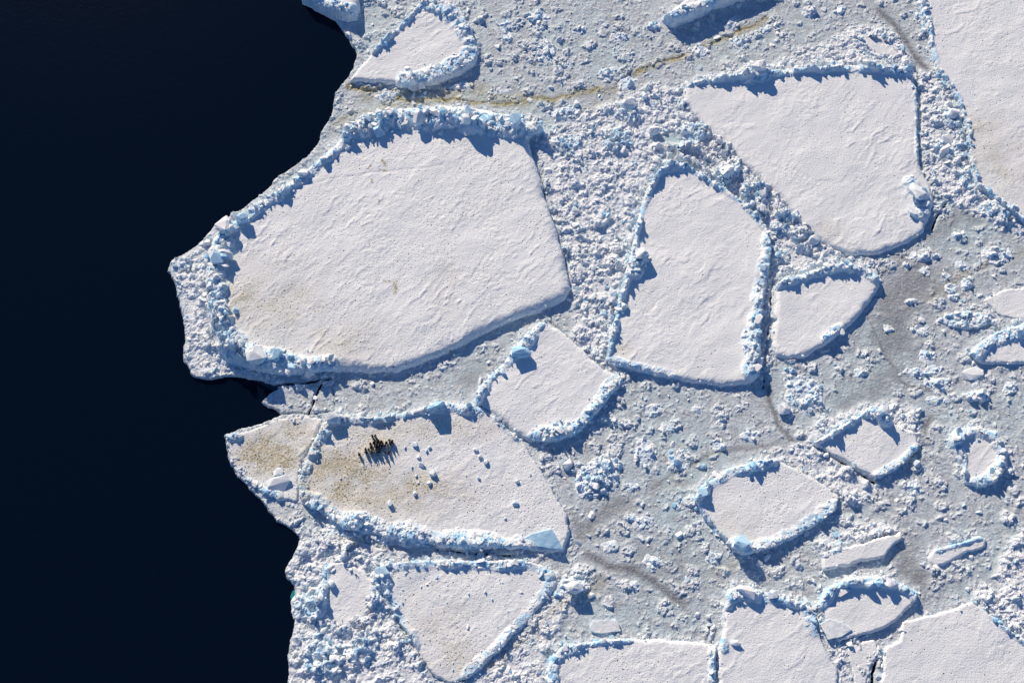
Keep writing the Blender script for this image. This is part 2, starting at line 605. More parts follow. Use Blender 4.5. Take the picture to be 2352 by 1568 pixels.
# name, label, freeboard m, bank m (edge rounding), outline, ridges [(pts, half width, height m)], options
FLOES = [
    dict(nick='the largest floe', label='largest white ice floe, jutting left into the dark sea, with rubble rim', z=1.45, bank=1.6, pits=0.55, terr=0.4, rough=1.1, calm=[((940, 315), 28, 14)], lines=[([(700, 425), (735, 418), (770, 408), (812, 404), (850, 396), (890, 394), (930, 388), (975, 387), (1015, 378)], 0.05)],
         marks=[([(878, 368), (886, 380)], 0.16, 0.9), ([(872, 390), (886, 392)], 0.14, 0.7), ([(845, 388), (852, 380)], 0.12, 0.6), ([(905, 650), (910, 662), (906, 672)], 0.2, 0.9), ([(880, 645), (912, 648)], 0.1, 0.4), ([(853, 412), (856, 420)], 0.12, 0.6), ([(868, 458), (872, 464)], 0.12, 0.6)],
         out=[(800, 300), (830, 268), (880, 254), (950, 246), (1020, 240), (1080, 243), (1130, 253), (1190, 268), (1240, 285), (1250, 303), (1213, 318), (1222, 350), (1238, 390), (1248, 440),
              (1262, 480), (1280, 530), (1293, 580), (1302, 620), (1308, 660), (1300, 684), (1265, 700), (1220, 716), (1150, 744), (1100, 768), (1050, 795), (1000, 818), (950, 838),
              (910, 850), (860, 853), (800, 847), (760, 850), (710, 856), (650, 858), (600, 852), (550, 842), (515, 825), (492, 795), (478, 745), (472, 690), (470, 630), (476, 575), (488, 542),
              (520, 515), (560, 490), (600, 460), (650, 428), (700, 393), (740, 357), (772, 328)],
         ridges=[([(812, 302), (850, 284), (900, 274), (960, 272), (1020, 274), (1080, 280), (1140, 288), (1200, 296), (1245, 302)], 31, 1.9),
                 ([(812, 305), (780, 338), (740, 368), (700, 402), (650, 440), (600, 470), (555, 505), (520, 533)], 15, 1.0),
                 ([(520, 535), (500, 580), (495, 640), (500, 700), (510, 750), (530, 790)], 24, 1.2),
                 ([(525, 785), (580, 818), (640, 832), (710, 843), (760, 846)], 28, 1.0)],
         stains=[((560, 690), 45, 50, 0.3), ((620, 690), 120, 85, 0.2), ((775, 785), 90, 45, 0.2), ((1020, 660), 30, 60, 0.12)]),
    dict(nick='the triangular floe by the sea', label='small triangular floe beside the sea near the top, rubble heaped on its right side', z=1.0, bank=0.6, pits=0.25, terr=0.2,
         out=[(802, 184), (830, 148), (868, 106), (905, 70), (940, 40), (958, 12), (977, -8), (1025, 0), (1060, 28), (1085, 70), (1100, 115), (1092, 145), (1060, 168), (1003, 190), (960, 196),
              (920, 200), (905, 190), (860, 188)],
         ridges=[([(858, 118), (890, 88), (925, 56), (955, 24), (975, 5)], 9, 1.15), ([(985, 8), (1030, 25), (1065, 62), (1082, 105), (1070, 140), (1020, 165), (965, 182), (930, 190)], 24, 0.95)]),
    dict(nick='the trapezoid floe', label='big smooth trapezoid floe at upper right with long shadowed ridge along its top', z=1.0, bank=0.9, pits=0.15, terr=0.6, rough=0.95, calm=[((1895, 370), 70, 50), ((1640, 235), 60, 40), ((2020, 200), 60, 40), ((1905, 300), 30, 60)],
         out=[(1570, 203), (1600, 185), (1660, 176), (1720, 168), (1800, 160), (1870, 154), (1930, 148), (2000, 152), (2060, 152), (2098, 163), (2106, 200), (2110, 260), (2108, 320), (2112, 370),
              (2122, 400), (2140, 432), (2146, 460), (2138, 490), (2122, 528), (2095, 552), (2050, 570), (2000, 584), (1960, 584), (1930, 576), (1890, 558), (1870, 538), (1840, 510), (1815, 480),
              (1790, 450), (1755, 420), (1715, 385), (1685, 350), (1655, 325), (1622, 293), (1595, 262), (1573, 232)],
         ridges=[([(1575, 192), (1640, 182), (1700, 177), (1735, 172), (1800, 166), (1870, 160), (1930, 155), (2000, 160), (2095, 166)], 11, 0.95), ([(1712, 180), (1735, 175), (1760, 172)], 17, 1.5),
                 ([(2000, 158), (2040, 158), (2085, 160)], 10, 1.1),
                 ([(2104, 200), (2108, 260), (2106, 320), (2110, 370)], 6, 0.3), ([(2090, 420), (2112, 450), (2118, 490)], 16, 0.8)],
         stains=[((1900, 530), 40, 25, 0.13)]),
    dict(nick='the tall floe', label='tall tongue-shaped floe in the middle, narrow at top, shadowed ridge down its left side', z=1.0, bank=0.7, pits=0.2, terr=0.9, rough=0.85, calm=[((1690, 810), 60, 90), ((1735, 660), 24, 90), ((1500, 650), 40, 14)],
         out=[(1536, 372), (1512, 392), (1488, 432), (1470, 480), (1458, 530), (1448, 585), (1434, 640), (1420, 690), (1406, 745), (1393, 800), (1392, 826), (1412, 836), (1460, 848), (1520, 864),
              (1580, 875), (1640, 882), (1690, 883), (1730, 876), (1748, 858), (1748, 800), (1746, 750), (1754, 700), (1762, 650), (1768, 600), (1772, 545), (1745, 500), (1705, 460), (1655, 425),
              (1610, 398), (1570, 376)],
         ridges=[([(1534, 380), (1508, 402), (1487, 445), (1470, 495), (1460, 545), (1452, 595), (1438, 645), (1424, 695), (1409, 750), (1397, 808)], 9, 1.0), ([(1460, 580), (1470, 600), (1462, 625)], 16, 1.1),
                 ([(1512, 392), (1545, 375), (1585, 384)], 14, 1.1), ([(1590, 388), (1650, 425), (1700, 462), (1740, 500), (1768, 535)], 9, 0.6),
                 ([(1776, 520), (1768, 580), (1752, 650), (1742, 705), (1738, 760), (1730, 820), (1726, 855)], 20, 0.95), ([(1398, 826), (1440, 838), (1490, 850), (1545, 862)], 11, 0.45)],
         stains=[((1425, 800), 26, 18, 0.15)]),
    dict(nick='the half-moon floe', label='small half-moon floe right of the tall floe with jagged shadow along its top', z=1.0, bank=0.9, pits=0.05, terr=0.5,
         out=[(1782, 652), (1800, 640), (1850, 628), (1895, 612), (1945, 606), (1990, 615), (2020, 636), (2018, 662), (1998, 694), (1972, 725), (1935, 764), (1895, 790), (1852, 815), (1812, 824),
              (1784, 816), (1774, 795), (1776, 750), (1780, 700)],
         ridges=[([(1786, 652), (1830, 640), (1880, 624), (1930, 612), (1985, 620), (2018, 642)], 13, 1.1), ([(1895, 780), (1910, 765), (1930, 750)], 9, 0.5)]),
    dict(nick='the kite floe', label='medium kite-shaped floe below the largest floe, blue rubble on two sides', z=0.95, bank=0.9, pits=0.35, terr=0.3,
         out=[(1250, 738), (1282, 752), (1312, 778), (1352, 818), (1390, 848), (1425, 862), (1432, 874), (1408, 904), (1385, 936), (1350, 972), (1322, 998), (1280, 1010), (1250, 1014), (1212, 1008),
              (1180, 993), (1155, 968), (1120, 942), (1092, 925), (1092, 902), (1112, 876), (1142, 846), (1165, 818), (1182, 792), (1210, 768), (1230, 748)],
         ridges=[([(1240, 745), (1215, 770), (1192, 802), (1165, 822), (1130, 858), (1106, 892), (1093, 915)], 16, 0.85), ([(1430, 872), (1392, 908), (1365, 945), (1330, 980), (1282, 996), (1225, 1004)], 20, 0.75)]),
    dict(nick='the penguin floe', label='broad stained floe carrying the huddle of penguins, pitted with droppings', z=0.8, bank=0.5, pits=1.0, terr=0.35, rough=0.6,
         out=[(752, 962), (772, 953), (850, 960), (925, 948), (1000, 930), (1040, 924), (1100, 932), (1140, 955), (1165, 985), (1200, 1012), (1230, 1060), (1260, 1110), (1285, 1150), (1304, 1185),
              (1306, 1230), (1296, 1266), (1250, 1266), (1150, 1258), (1050, 1258), (980, 1248), (900, 1236), (800, 1218), (760, 1192), (720, 1167), (690, 1152), (684, 1110), (698, 1062), (712, 1030),
              (732, 990)],
         ridges=[([(768, 966), (800, 962), (860, 964), (920, 950), (1000, 938), (1040, 932)], 11, 0.85), ([(985, 938), (1022, 928)], 10, 0.8), ([(1060, 942), (1095, 945)], 13, 0.8),
                 ([(748, 982), (735, 1008), (716, 1042)], 11, 0.8), ([(700, 1072), (693, 1110), (699, 1150)], 14, 0.55),
                 ([(715, 1155), (775, 1192), (840, 1212), (900, 1222), (960, 1236), (1040, 1247), (1130, 1254), (1210, 1258)], 24, 0.75), ([(1140, 960), (1165, 985), (1190, 1005)], 9, 0.35)],
         stains=[((800, 1090), 90, 70, 0.55), ((720, 1110), 50, 70, 0.35), ((900, 1130), 130, 45, 0.4), ((940, 985), 190, 28, 0.22), ((830, 1010), 80, 50, 0.25)]),
    dict(nick='the wedge floe', label='lumpy wedge-shaped floe at lower left below the penguin floe, strewn with ice crumbs', z=0.6, bank=0.4, pits=0.85, terr=0.5, crumbs=70,
         out=[(868, 1306), (900, 1290), (1000, 1284), (1100, 1286), (1180, 1284), (1240, 1292), (1272, 1314), (1282, 1336), (1262, 1366), (1232, 1406), (1192, 1448), (1152, 1488), (1112, 1528),
              (1072, 1560), (1035, 1572), (1000, 1555), (970, 1510), (945, 1470), (918, 1430), (893, 1390), (878, 1350)],
         ridges=[([(880, 1298), (960, 1292), (1060, 1292), (1150, 1294), (1220, 1294), (1262, 1318)], 12, 0.65), ([(1262, 1342), (1232, 1392), (1180, 1445), (1130, 1495), (1072, 1552)], 11, 0.5),
                 ([(876, 1310), (884, 1370), (912, 1430), (945, 1480)], 16, 0.5)],
         stains=[((1040, 1500), 50, 40, 0.2), ((1010, 1430), 60, 50, 0.15)]),
    dict(nick='the bottom floe', label='pitted floe cut off by the bottom edge, left of centre, ridge at its left corner', z=0.75, bank=0.5, pits=0.6, terr=0.8,
         out=[(1262, 1700), (1256, 1535), (1264, 1505), (1295, 1482), (1360, 1470), (1440, 1464), (1520, 1468), (1600, 1474), (1645, 1482), (1645, 1700)],
         ridges=[([(1264, 1560), (1262, 1515), (1290, 1488), (1330, 1480)], 16, 0.7), ([(1330, 1478), (1400, 1470), (1450, 1468)], 8, 0.5), ([(1640, 1500), (1638, 1560)], 12, 0.5)]),
    dict(nick='the notched floe', label='smooth floe cut off by the bottom edge, right of centre, with notched shadow at top', z=0.8, bank=0.5, pits=0.15, terr=0.8,
         out=[(1666, 1380), (1672, 1355), (1700, 1346), (1745, 1352), (1800, 1372), (1850, 1380), (1872, 1410), (1878, 1448), (1902, 1498), (1925, 1540), (1935, 1700), (1652, 1700), (1650, 1500), (1662, 1440)],
         ridges=[([(1668, 1378), (1695, 1360), (1730, 1362)], 17, 1.0), ([(1740, 1366), (1795, 1376), (1845, 1386), (1866, 1412), (1868, 1445)], 13, 0.6), ([(1660, 1470), (1664, 1490)], 9, 0.4)]),
    dict(nick='the arched floe', label='small arched floe at lower right with thick shadow under its curved top ridge', z=0.9, bank=0.4, pits=0.05, terr=0.6,
         out=[(1876, 1390), (1895, 1352), (1945, 1328), (2000, 1322), (2050, 1328), (2108, 1358), (2102, 1380), (2072, 1414), (2032, 1442), (1982, 1458), (1925, 1472), (1906, 1440), (1888, 1412)],
         ridges=[([(1880, 1385), (1906, 1352), (1955, 1336), (2020, 1334), (2065, 1344), (2104, 1364)], 13, 1.2)]),
    dict(nick='the lower right floe', label='wide smooth floe filling the lower right corner', z=0.55, bank=0.3, pits=0.15, terr=0.6, rough=0.55,
         out=[(2005, 1700), (2026, 1560), (2030, 1500), (2036, 1484), (2068, 1472), (2074, 1426), (2120, 1416), (2180, 1402), (2232, 1384), (2262, 1400), (2300, 1432), (2352, 1468), (2480, 1500), (2480, 1700)],
         ridges=[([(2240, 1372), (2275, 1402), (2312, 1436), (2356, 1470)], 11, 0.45)]),
    dict(nick='the diamond floe', label='diamond-shaped pitted floe in the slush, rubble ridges on its upper left and lower right', z=0.85, bank=0.5, pits=0.8, terr=0.1, rough=0.35,
         out=[(1592, 1148), (1618, 1106), (1680, 1074), (1740, 1056), (1785, 1054), (1840, 1080), (1900, 1116), (1930, 1140), (1922, 1166), (1882, 1200), (1832, 1230), (1770, 1260), (1712, 1274),
              (1680, 1260), (1650, 1222), (1618, 1188)],
         ridges=[([(1597, 1146), (1630, 1110), (1690, 1080), (1775, 1060)], 13, 0.95), ([(1922, 1160), (1870, 1198), (1800, 1240), (1715, 1268)], 16, 0.6), ([(1600, 1158), (1630, 1200), (1680, 1255)], 9, 0.4),
                 ([(1690, 1248), (1708, 1262)], 16, 0.7)],
         stains=[((1680, 1210), 40, 30, 0.2)]),
    dict(nick='the peaked floe', label='peaked floe above the diamond floe, leaning ridge and dark shadow on its left', z=0.85, bank=0.4, pits=0.3, terr=0.2,
         out=[(1866, 1018), (1905, 994), (1958, 962), (2000, 936), (2034, 950), (2062, 978), (2104, 990), (2110, 1028), (2084, 1058), (2052, 1082), (2010, 1100), (1970, 1078), (1918, 1046)],
         ridges=[([(1870, 1016), (1915, 990), (1968, 958)], 10, 1.1), ([(1985, 948), (2008, 942), (2030, 962)], 16, 1.3), ([(2104, 1030), (2075, 1065), (2015, 1095)], 12, 0.3)]),
    dict(nick='the ring floe', label='small oval floe at right with raised rubble rim all around a smooth hollow', z=0.7, bank=0.5, pits=0.0, terr=0.1,
         out=[(2178, 1008), (2198, 984), (2248, 978), (2290, 992), (2318, 1035), (2312, 1076), (2282, 1110), (2245, 1120), (2216, 1106), (2206, 1070), (2188, 1038)],
         ridges=[([(2190, 1010), (2212, 996), (2250, 990), (2285, 1004), (2304, 1040), (2298, 1072), (2272, 1100), (2240, 1110)], 14, 1.0), ([(2195, 1015), (2208, 1045), (2215, 1090)], 9, 0.6)]),
    dict(nick='the right edge floe', label='small snowy floe cut off by the right edge, blue rubble on its left', z=0.7, bank=0.4, pits=0.05, terr=0.3,
         out=[(2228, 812), (2262, 778), (2310, 754), (2352, 744), (2460, 730), (2460, 860), (2352, 834), (2300, 836), (2252, 836)],
         ridges=[([(2240, 812), (2270, 785), (2312, 764), (2356, 756)], 20, 0.9)]),
    dict(nick='the top right floe', label='very large smooth floe along the upper right edge, speckled brown near its left side', z=0.9, bank=0.4, pits=0.35, terr=0.5, rough=0.7, calm=[((2300, 180), 60, 40)],
         out=[(2108, -120), (2112, 0), (2128, 50), (2138, 100), (2150, 150), (2182, 200), (2210, 250), (2224, 320), (2230, 380), (2246, 430), (2292, 468), (2332, 496), (2356, 514), (2520, 560), (2520, -120)],
         ridges=[([(2112, -20), (2122, 30), (2130, 80)], 13, 0.9), ([(2136, 90), (2150, 145)], 8, 0.4), ([(2160, 170), (2195, 225), (2215, 300), (2224, 380), (2246, 432), (2290, 470), (2340, 506)], 15, 0.7)],
         stains=[((2290, 370), 80, 80, 0.2), ((2260, 290), 40, 40, 0.22)]),
    dict(nick='the long sliver floe', label='narrow smooth sliver floe at lower right, tapering to the left, dark cliff below', z=0.9, bank=0.25, pits=0.05, terr=0.1,
         out=[(1887, 1268), (1891, 1312), (1940, 1300), (1978, 1287), (2032, 1281), (2040, 1262), (2074, 1238), (2068, 1224), (2040, 1228), (1990, 1244), (1940, 1258)],
         ridges=[([(1905, 1262), (1950, 1252)], 6, 0.4)]),
    dict(nick='the bone floe', label='small bone-shaped floe near the right edge with a shaded upper end', z=0.6, bank=0.3, pits=0.0, terr=0.1,
         out=[(2130, 1282), (2145, 1262), (2175, 1252), (2205, 1246), (2250, 1228), (2268, 1238), (2262, 1256), (2222, 1270), (2182, 1290), (2146, 1300)],
         ridges=[([(2150, 1262), (2200, 1250), (2250, 1234)], 6, 0.35)]),
    dict(nick='the cut top floe', label='shaded ice floe cut off by the top edge, centre right, above dark shadow', z=2.3, bank=0.7, pits=0.0, terr=0.1,
         out=[(1524, 36), (1545, 20), (1575, 0), (1590, -60), (1800, -60), (1715, -12), (1640, 12), (1590, 38), (1550, 50)],
         ridges=[([(1535, 38), (1580, 22), (1640, 2)], 14, 0.5)]),
    dict(nick='the blue corner floe', label='blue tilted ice floe corner at the top edge beside the sea', z=1.9, bank=1.2, pits=0.0, terr=0.0,
         out=[(690, -60), (694, -6), (738, 16), (770, 34), (800, 40), (822, 36), (828, -60)],
         ridges=[([(700, -20), (760, 10), (815, 20)], 16, 0.6)]),
    dict(nick='the low oval floe', label='low worn oval floe above the trapezoid floe, half buried in rubble', z=0.35, bank=0.4, pits=0.05, terr=0.3,
         out=[(1962, 88), (1990, 72), (2040, 84), (2072, 112), (2086, 134), (2062, 144), (2012, 132), (1975, 110)],
         ridges=[([(2040, 84), (2066, 104), (2084, 130)], 11, 0.45), ([(1965, 92), (1990, 122), (2040, 142)], 9, 0.35)]),
    dict(nick='the strip floe', label='low cracked strip of floe between the two bottom floes at lower right', z=0.35, bank=0.2, pits=0.1, terr=0.3,
         out=[(1942, 1484), (1985, 1472), (2008, 1464), (2018, 1492), (2024, 1502), (2006, 1516), (1996, 1545), (1990, 1600), (1965, 1600), (1958, 1530)], ridges=[]),
    dict(nick='the small left floe', label='small snowy floe patch walled in by blue rubble near the lower left shore', z=0.75, bank=0.4, pits=0.3, terr=0.3,
         out=[(746, 1296), (800, 1288), (838, 1308), (862, 1345), (856, 1400), (816, 1436), (764, 1442), (726, 1418), (722, 1368), (738, 1325)],
         ridges=[([(750, 1296), (742, 1340), (728, 1395)], 19, 0.95)]),
    dict(nick='the bare strip', label='narrow bare strip of flat ice under the thick ridge of the penguin floe', z=0.32, bank=0.2, pits=0.1, terr=0.4,
         out=[(746, 1216), (775, 1222), (830, 1246), (892, 1262), (862, 1274), (805, 1264), (756, 1244)], ridges=[]),
    dict(nick='the low shore floe', label='low stained floe at the sea edge, left of the penguin floe', z=0.4, bank=0.3, pits=0.6, terr=0.3,
         out=[(520, 999), (560, 992), (640, 962), (700, 955), (738, 962), (730, 990), (712, 1025), (690, 1060), (684, 1110), (682, 1150), (640, 1148), (600, 1130), (556, 1092), (534, 1062), (525, 1020)],
         ridges=[([(524, 1006), (548, 1002)], 10, 0.5), ([(548, 1098), (590, 1122), (630, 1140)], 13, 0.5)],
         stains=[((620, 1040), 60, 35, 0.9), ((680, 1010), 40, 40, 0.5)]),
    dict(nick='the pale wedge floe', label='flat pale wedge of ice at the right edge above the blue rubble', z=0.3, bank=0.25, pits=0.0, terr=0.5,
         out=[(2256, 690), (2300, 668), (2352, 660), (2440, 660), (2440, 735), (2352, 735), (2300, 724)], ridges=[]),
]

# jammed white rubble between floes: label, outline, height, density
FIELDS = [
    ('heap of white ice rubble jammed between the largest floe and the tall floe', [(1262, 300), (1400, 235), (1500, 195), (1562, 205), (1600, 290), (1670, 350), (1560, 372), (1500, 395), (1478, 450), (1455, 545), (1440, 600),
     (1418, 690), (1392, 800), (1385, 838), (1350, 812), (1312, 772), (1318, 690), (1306, 610), (1282, 520), (1252, 430), (1230, 350)], 0.42, 1.5),
    ('diagonal pile of pale blue ice blocks between the trapezoid floe and the tall floe', [(1560, 300), (1625, 290), (1690, 350), (1760, 425), (1825, 490), (1875, 540), (1850, 580), (1800, 560), (1775, 540), (1700, 455), (1610, 395), (1545, 370), (1500, 340)], 0.8, 2.2),
    ('ragged strip of ice rubble between the half-moon floe and the trapezoid floe', [(1775, 540), (1850, 545), (1900, 565), (1960, 585), (2030, 600), (2010, 625), (1940, 602), (1880, 615), (1785, 645), (1765, 600)], 0.35, 1.6),
    ('chain of blue ice blocks between the trapezoid floe and the top right floe', [(2110, 160), (2150, 165), (2190, 220), (2212, 300), (2225, 390), (2250, 440), (2300, 480), (2352, 520), (2352, 550), (2280, 510), (2200, 480), (2150, 440), (2120, 390), (2112, 280)], 0.45, 1.5),
    ('wide shore of broken ice rubble at lower left beside the dark sea', [(690, 1240), (760, 1225), (860, 1262), (900, 1290), (872, 1315), (890, 1400), (950, 1490), (1000, 1570), (1000, 1700), (662, 1700), (664, 1507), (680, 1413), (676, 1341), (660, 1320), (676, 1275)], 0.45, 1.1),
    ('jumbled fringe of ice rubble at the left tip of the largest floe', [(390, 602), (470, 555), (490, 545), (478, 600), (480, 700), (490, 790), (540, 840), (640, 862), (640, 880), (560, 862), (461, 866), (430, 832), (424, 741), (408, 672)], 0.35, 1.6),
    ('apron of fine white rubble above and left of the peaked floe', [(1838, 1002), (1870, 965), (1930, 945), (1990, 925), (2060, 918), (2110, 940), (2118, 1000), (2100, 1050), (2060, 990), (2010, 940), (1960, 962), (1865, 1020)], 0.34, 2.2),
    ('band of fine rubble between the peaked floe and the diamond floe', [(1790, 1052), (1830, 1020), (1870, 1022), (1960, 1075), (2010, 1102), (2040, 1100), (2010, 1140), (1960, 1165), (1930, 1140), (1860, 1085)], 0.25, 1.8),
    ('rubble belt along the top side of the trapezoid floe', [(1560, 200), (1600, 172), (1720, 155), (1850, 120), (1950, 60), (2050, 60), (2100, 155), (1990, 150), (1870, 152), (1720, 168)], 0.25, 1.1),
    ('greenish broken ice blocks at the right edge near the bottom', [(2290, 1300), (2310, 1250), (2360, 1200), (2440, 1200), (2440, 1480), (2360, 1465), (2300, 1425), (2240, 1375), (2225, 1340), (2290, 1350)], 0.4, 1.5),
    ('ridge of blue ice blocks above the long sliver floe', [(1862, 1262), (1905, 1215), (1980, 1195), (2050, 1200), (2078, 1222), (2030, 1228), (1985, 1242), (1890, 1275)], 0.5, 2.0),
    ('broken ice rubble below the wedge floe at the bottom edge', [(1000, 1565), (1080, 1560), (1200, 1455), (1290, 1345), (1330, 1320), (1345, 1350), (1250, 1490), (1256, 1700), (1010, 1700)], 0.22, 0.9),
    ('sheared rubble strip left of the arched floe', [(1876, 1400), (1900, 1440), (1930, 1480), (1955, 1530), (1960, 1700), (1935, 1700), (1928, 1540), (1882, 1448)], 0.15, 1.4),
]

# lumpy cakes and broken piles frozen into the slush: x, y, rx, ry, height
PILES = [(1812, 862, 22, 18, 0.5), (1312, 1350, 40, 36, 0.9), (2203, 541, 18, 14, .5), (2123, 590, 40, 11, .5),
         (2285, 587, 38, 22, .6), (2082, 612, 12, 12, .35), (2125, 621, 12, 14, .35), (2173, 631, 13, 13, .5), (2207, 612, 18, 12, .4), (2181, 662, 18, 18, .5), (2218, 655, 20, 18, .5), (2193, 682, 16, 14, .5),
         (2091, 693, 16, 11, .4), (2098, 754, 15, 11, .35), (2121, 762, 18, 16, .35), (2129, 821, 22, 24, .5), (2098, 855, 30, 12, .4), (2145, 851, 30, 13, .4), (2154, 881, 32, 18, .6), (1979, 854, 20, 16, .4),
         (2040, 756, 15, 11, .3), (2154, 918, 30, 16, .4), (2320, 893, 22, 18, .6), (2239, 881, 15, 11, .35), (2040, 1340, 1, 1, .1), (2095, 1120, 24, 24, .45), (1168, 62, 24, 22, .5), (1240, 48, 30, 44, .5),
         (1165, 90, 16, 20, .5), (1330, 70, 20, 16, .4), (1425, 88, 26, 16, .4), (1500, 60, 22, 14, .4), (1440, 190, 24, 30, .5), (1300, 262, 40, 28, .6), (1300, 150, 22, 18, .4), (1395, 170, 30, 22, .5),
         (1250, 118, 30, 50, .45), (1605, 118, 26, 16, .4), (1700, 95, 30, 24, .5), (1680, 55, 24, 18, .4), (1760, 70, 18, 14, .4), (1860, 30, 22, 18, .5), (1930, 25, 20, 14, .5), (1500, 940, 22, 14, .35),
         (1420, 975, 18, 14, .4), (1530, 985, 20, 18, .45), (1600, 940, 14, 14, .35), (1660, 960, 18, 13, .35), (1560, 1055, 30, 34, .4), (1480, 1040, 26, 44, .5), (1650, 1025, 18, 18, .4), (1720, 1000, 22, 18, .35),
         (1480, 1200, 24, 14, .3), (1560, 1160, 14, 12, .3), (1500, 1290, 24, 16, .4), (1590, 1330, 16, 18, .3), (1450, 1345, 22, 12, .35), (1400, 1255, 18, 12, .3), (1600, 1210, 18, 14, .3), (1450, 1120, 16, 12, .3),
         (890, 220, 34, 14, .4), (1050, 200, 34, 12, .35), (1150, 210, 30, 12, .3), (1450, 1190, 16, 12, .3), (1640, 1280, 18, 16, .3), (1910, 1150, 14, 12, .4), (2180, 1000, 1, 1, .1), (1700, 930, 16, 12, .3)]

# heaps of blocks on or against the floes: label, x, y, rx, ry, height
HEAPS = [('compact mound of ice in the slush right of the penguin floe', 1372, 1094, 64, 44, 0.85), ('elongated mound of blue ice blocks in slush near the right edge', 2218, 736, 66, 22, 0.85),
         ('ragged mound of ice in the slush below the gap of the tall and half-moon floes', 1848, 905, 44, 58, 0.6), ('tall steep mound with a large shaded face above the ring floe', 2243, 912, 27, 15, 1.5),
         ('heap of blue ice blocks above the sea at the bottom left corner', 745, 1505, 50, 56, 0.8), ('second heap of ice blocks right of the bottom left shore heap', 835, 1490, 36, 40, 0.7),
         ('shore heap of ice just above the turquoise tongue', 700, 1395, 24, 40, 0.7), ('upright heap of ice between the small left floe and the wedge floe', 876, 1352, 22, 52, 0.7),
         ('left part of the thick rubble ridge below the penguin floe', 815, 1206, 62, 26, 0.75), ('middle part of the thick rubble ridge below the penguin floe', 925, 1232, 62, 22, 0.7),
         ('top end of the diagonal ice block pile beside the trapezoid floe', 1590, 310, 40, 46, 0.75), ('heap of glassy blocks right of the tall floe peak', 1668, 402, 40, 32, 1.0),
         ('heap of blue blocks midway along the diagonal ice block pile', 1735, 455, 42, 32, 1.0), ('heap of blue blocks at the lower end of the diagonal ice block pile', 1800, 515, 44, 36, 1.0),
         ('heap of blue ice on the left edge of the tall floe', 1460, 598, 30, 34, 0.8), ('heap of ice left of the tall floe peak', 1420, 330, 40, 40, 0.6), ('heap of ice beside the upper right corner of the largest floe', 1300, 330, 36, 26, 0.6),
         ('heap of ice around the sunlit pyramid block', 1445, 262, 36, 30, 0.6), ('upper heap of blue ice along the top right floe', 2185, 275, 24, 42, 0.8), ('second heap of blue ice along the top right floe', 2172, 345, 34, 30, 0.7),
         ('third heap of blue ice along the top right floe', 2222, 415, 24, 38, 0.8), ('lowest heap of blue ice along the top right floe', 2285, 482, 46, 22, 0.7), ('heap of pale blue ice at the left cape, beside the sea', 505, 700, 22, 70, 0.7),
         ('heap of pale blue ice at the lower cape of the largest floe', 545, 815, 46, 30, 0.75), ('small heap of ice at the far left cape tip', 418, 612, 26, 18, 0.5),
         ('heap of ice on the tall floe at its lower right corner', 1722, 800, 22, 50, 0.6), ('heap of ice between the tall floe and the half-moon floe', 1790, 590, 24, 30, 0.7)]

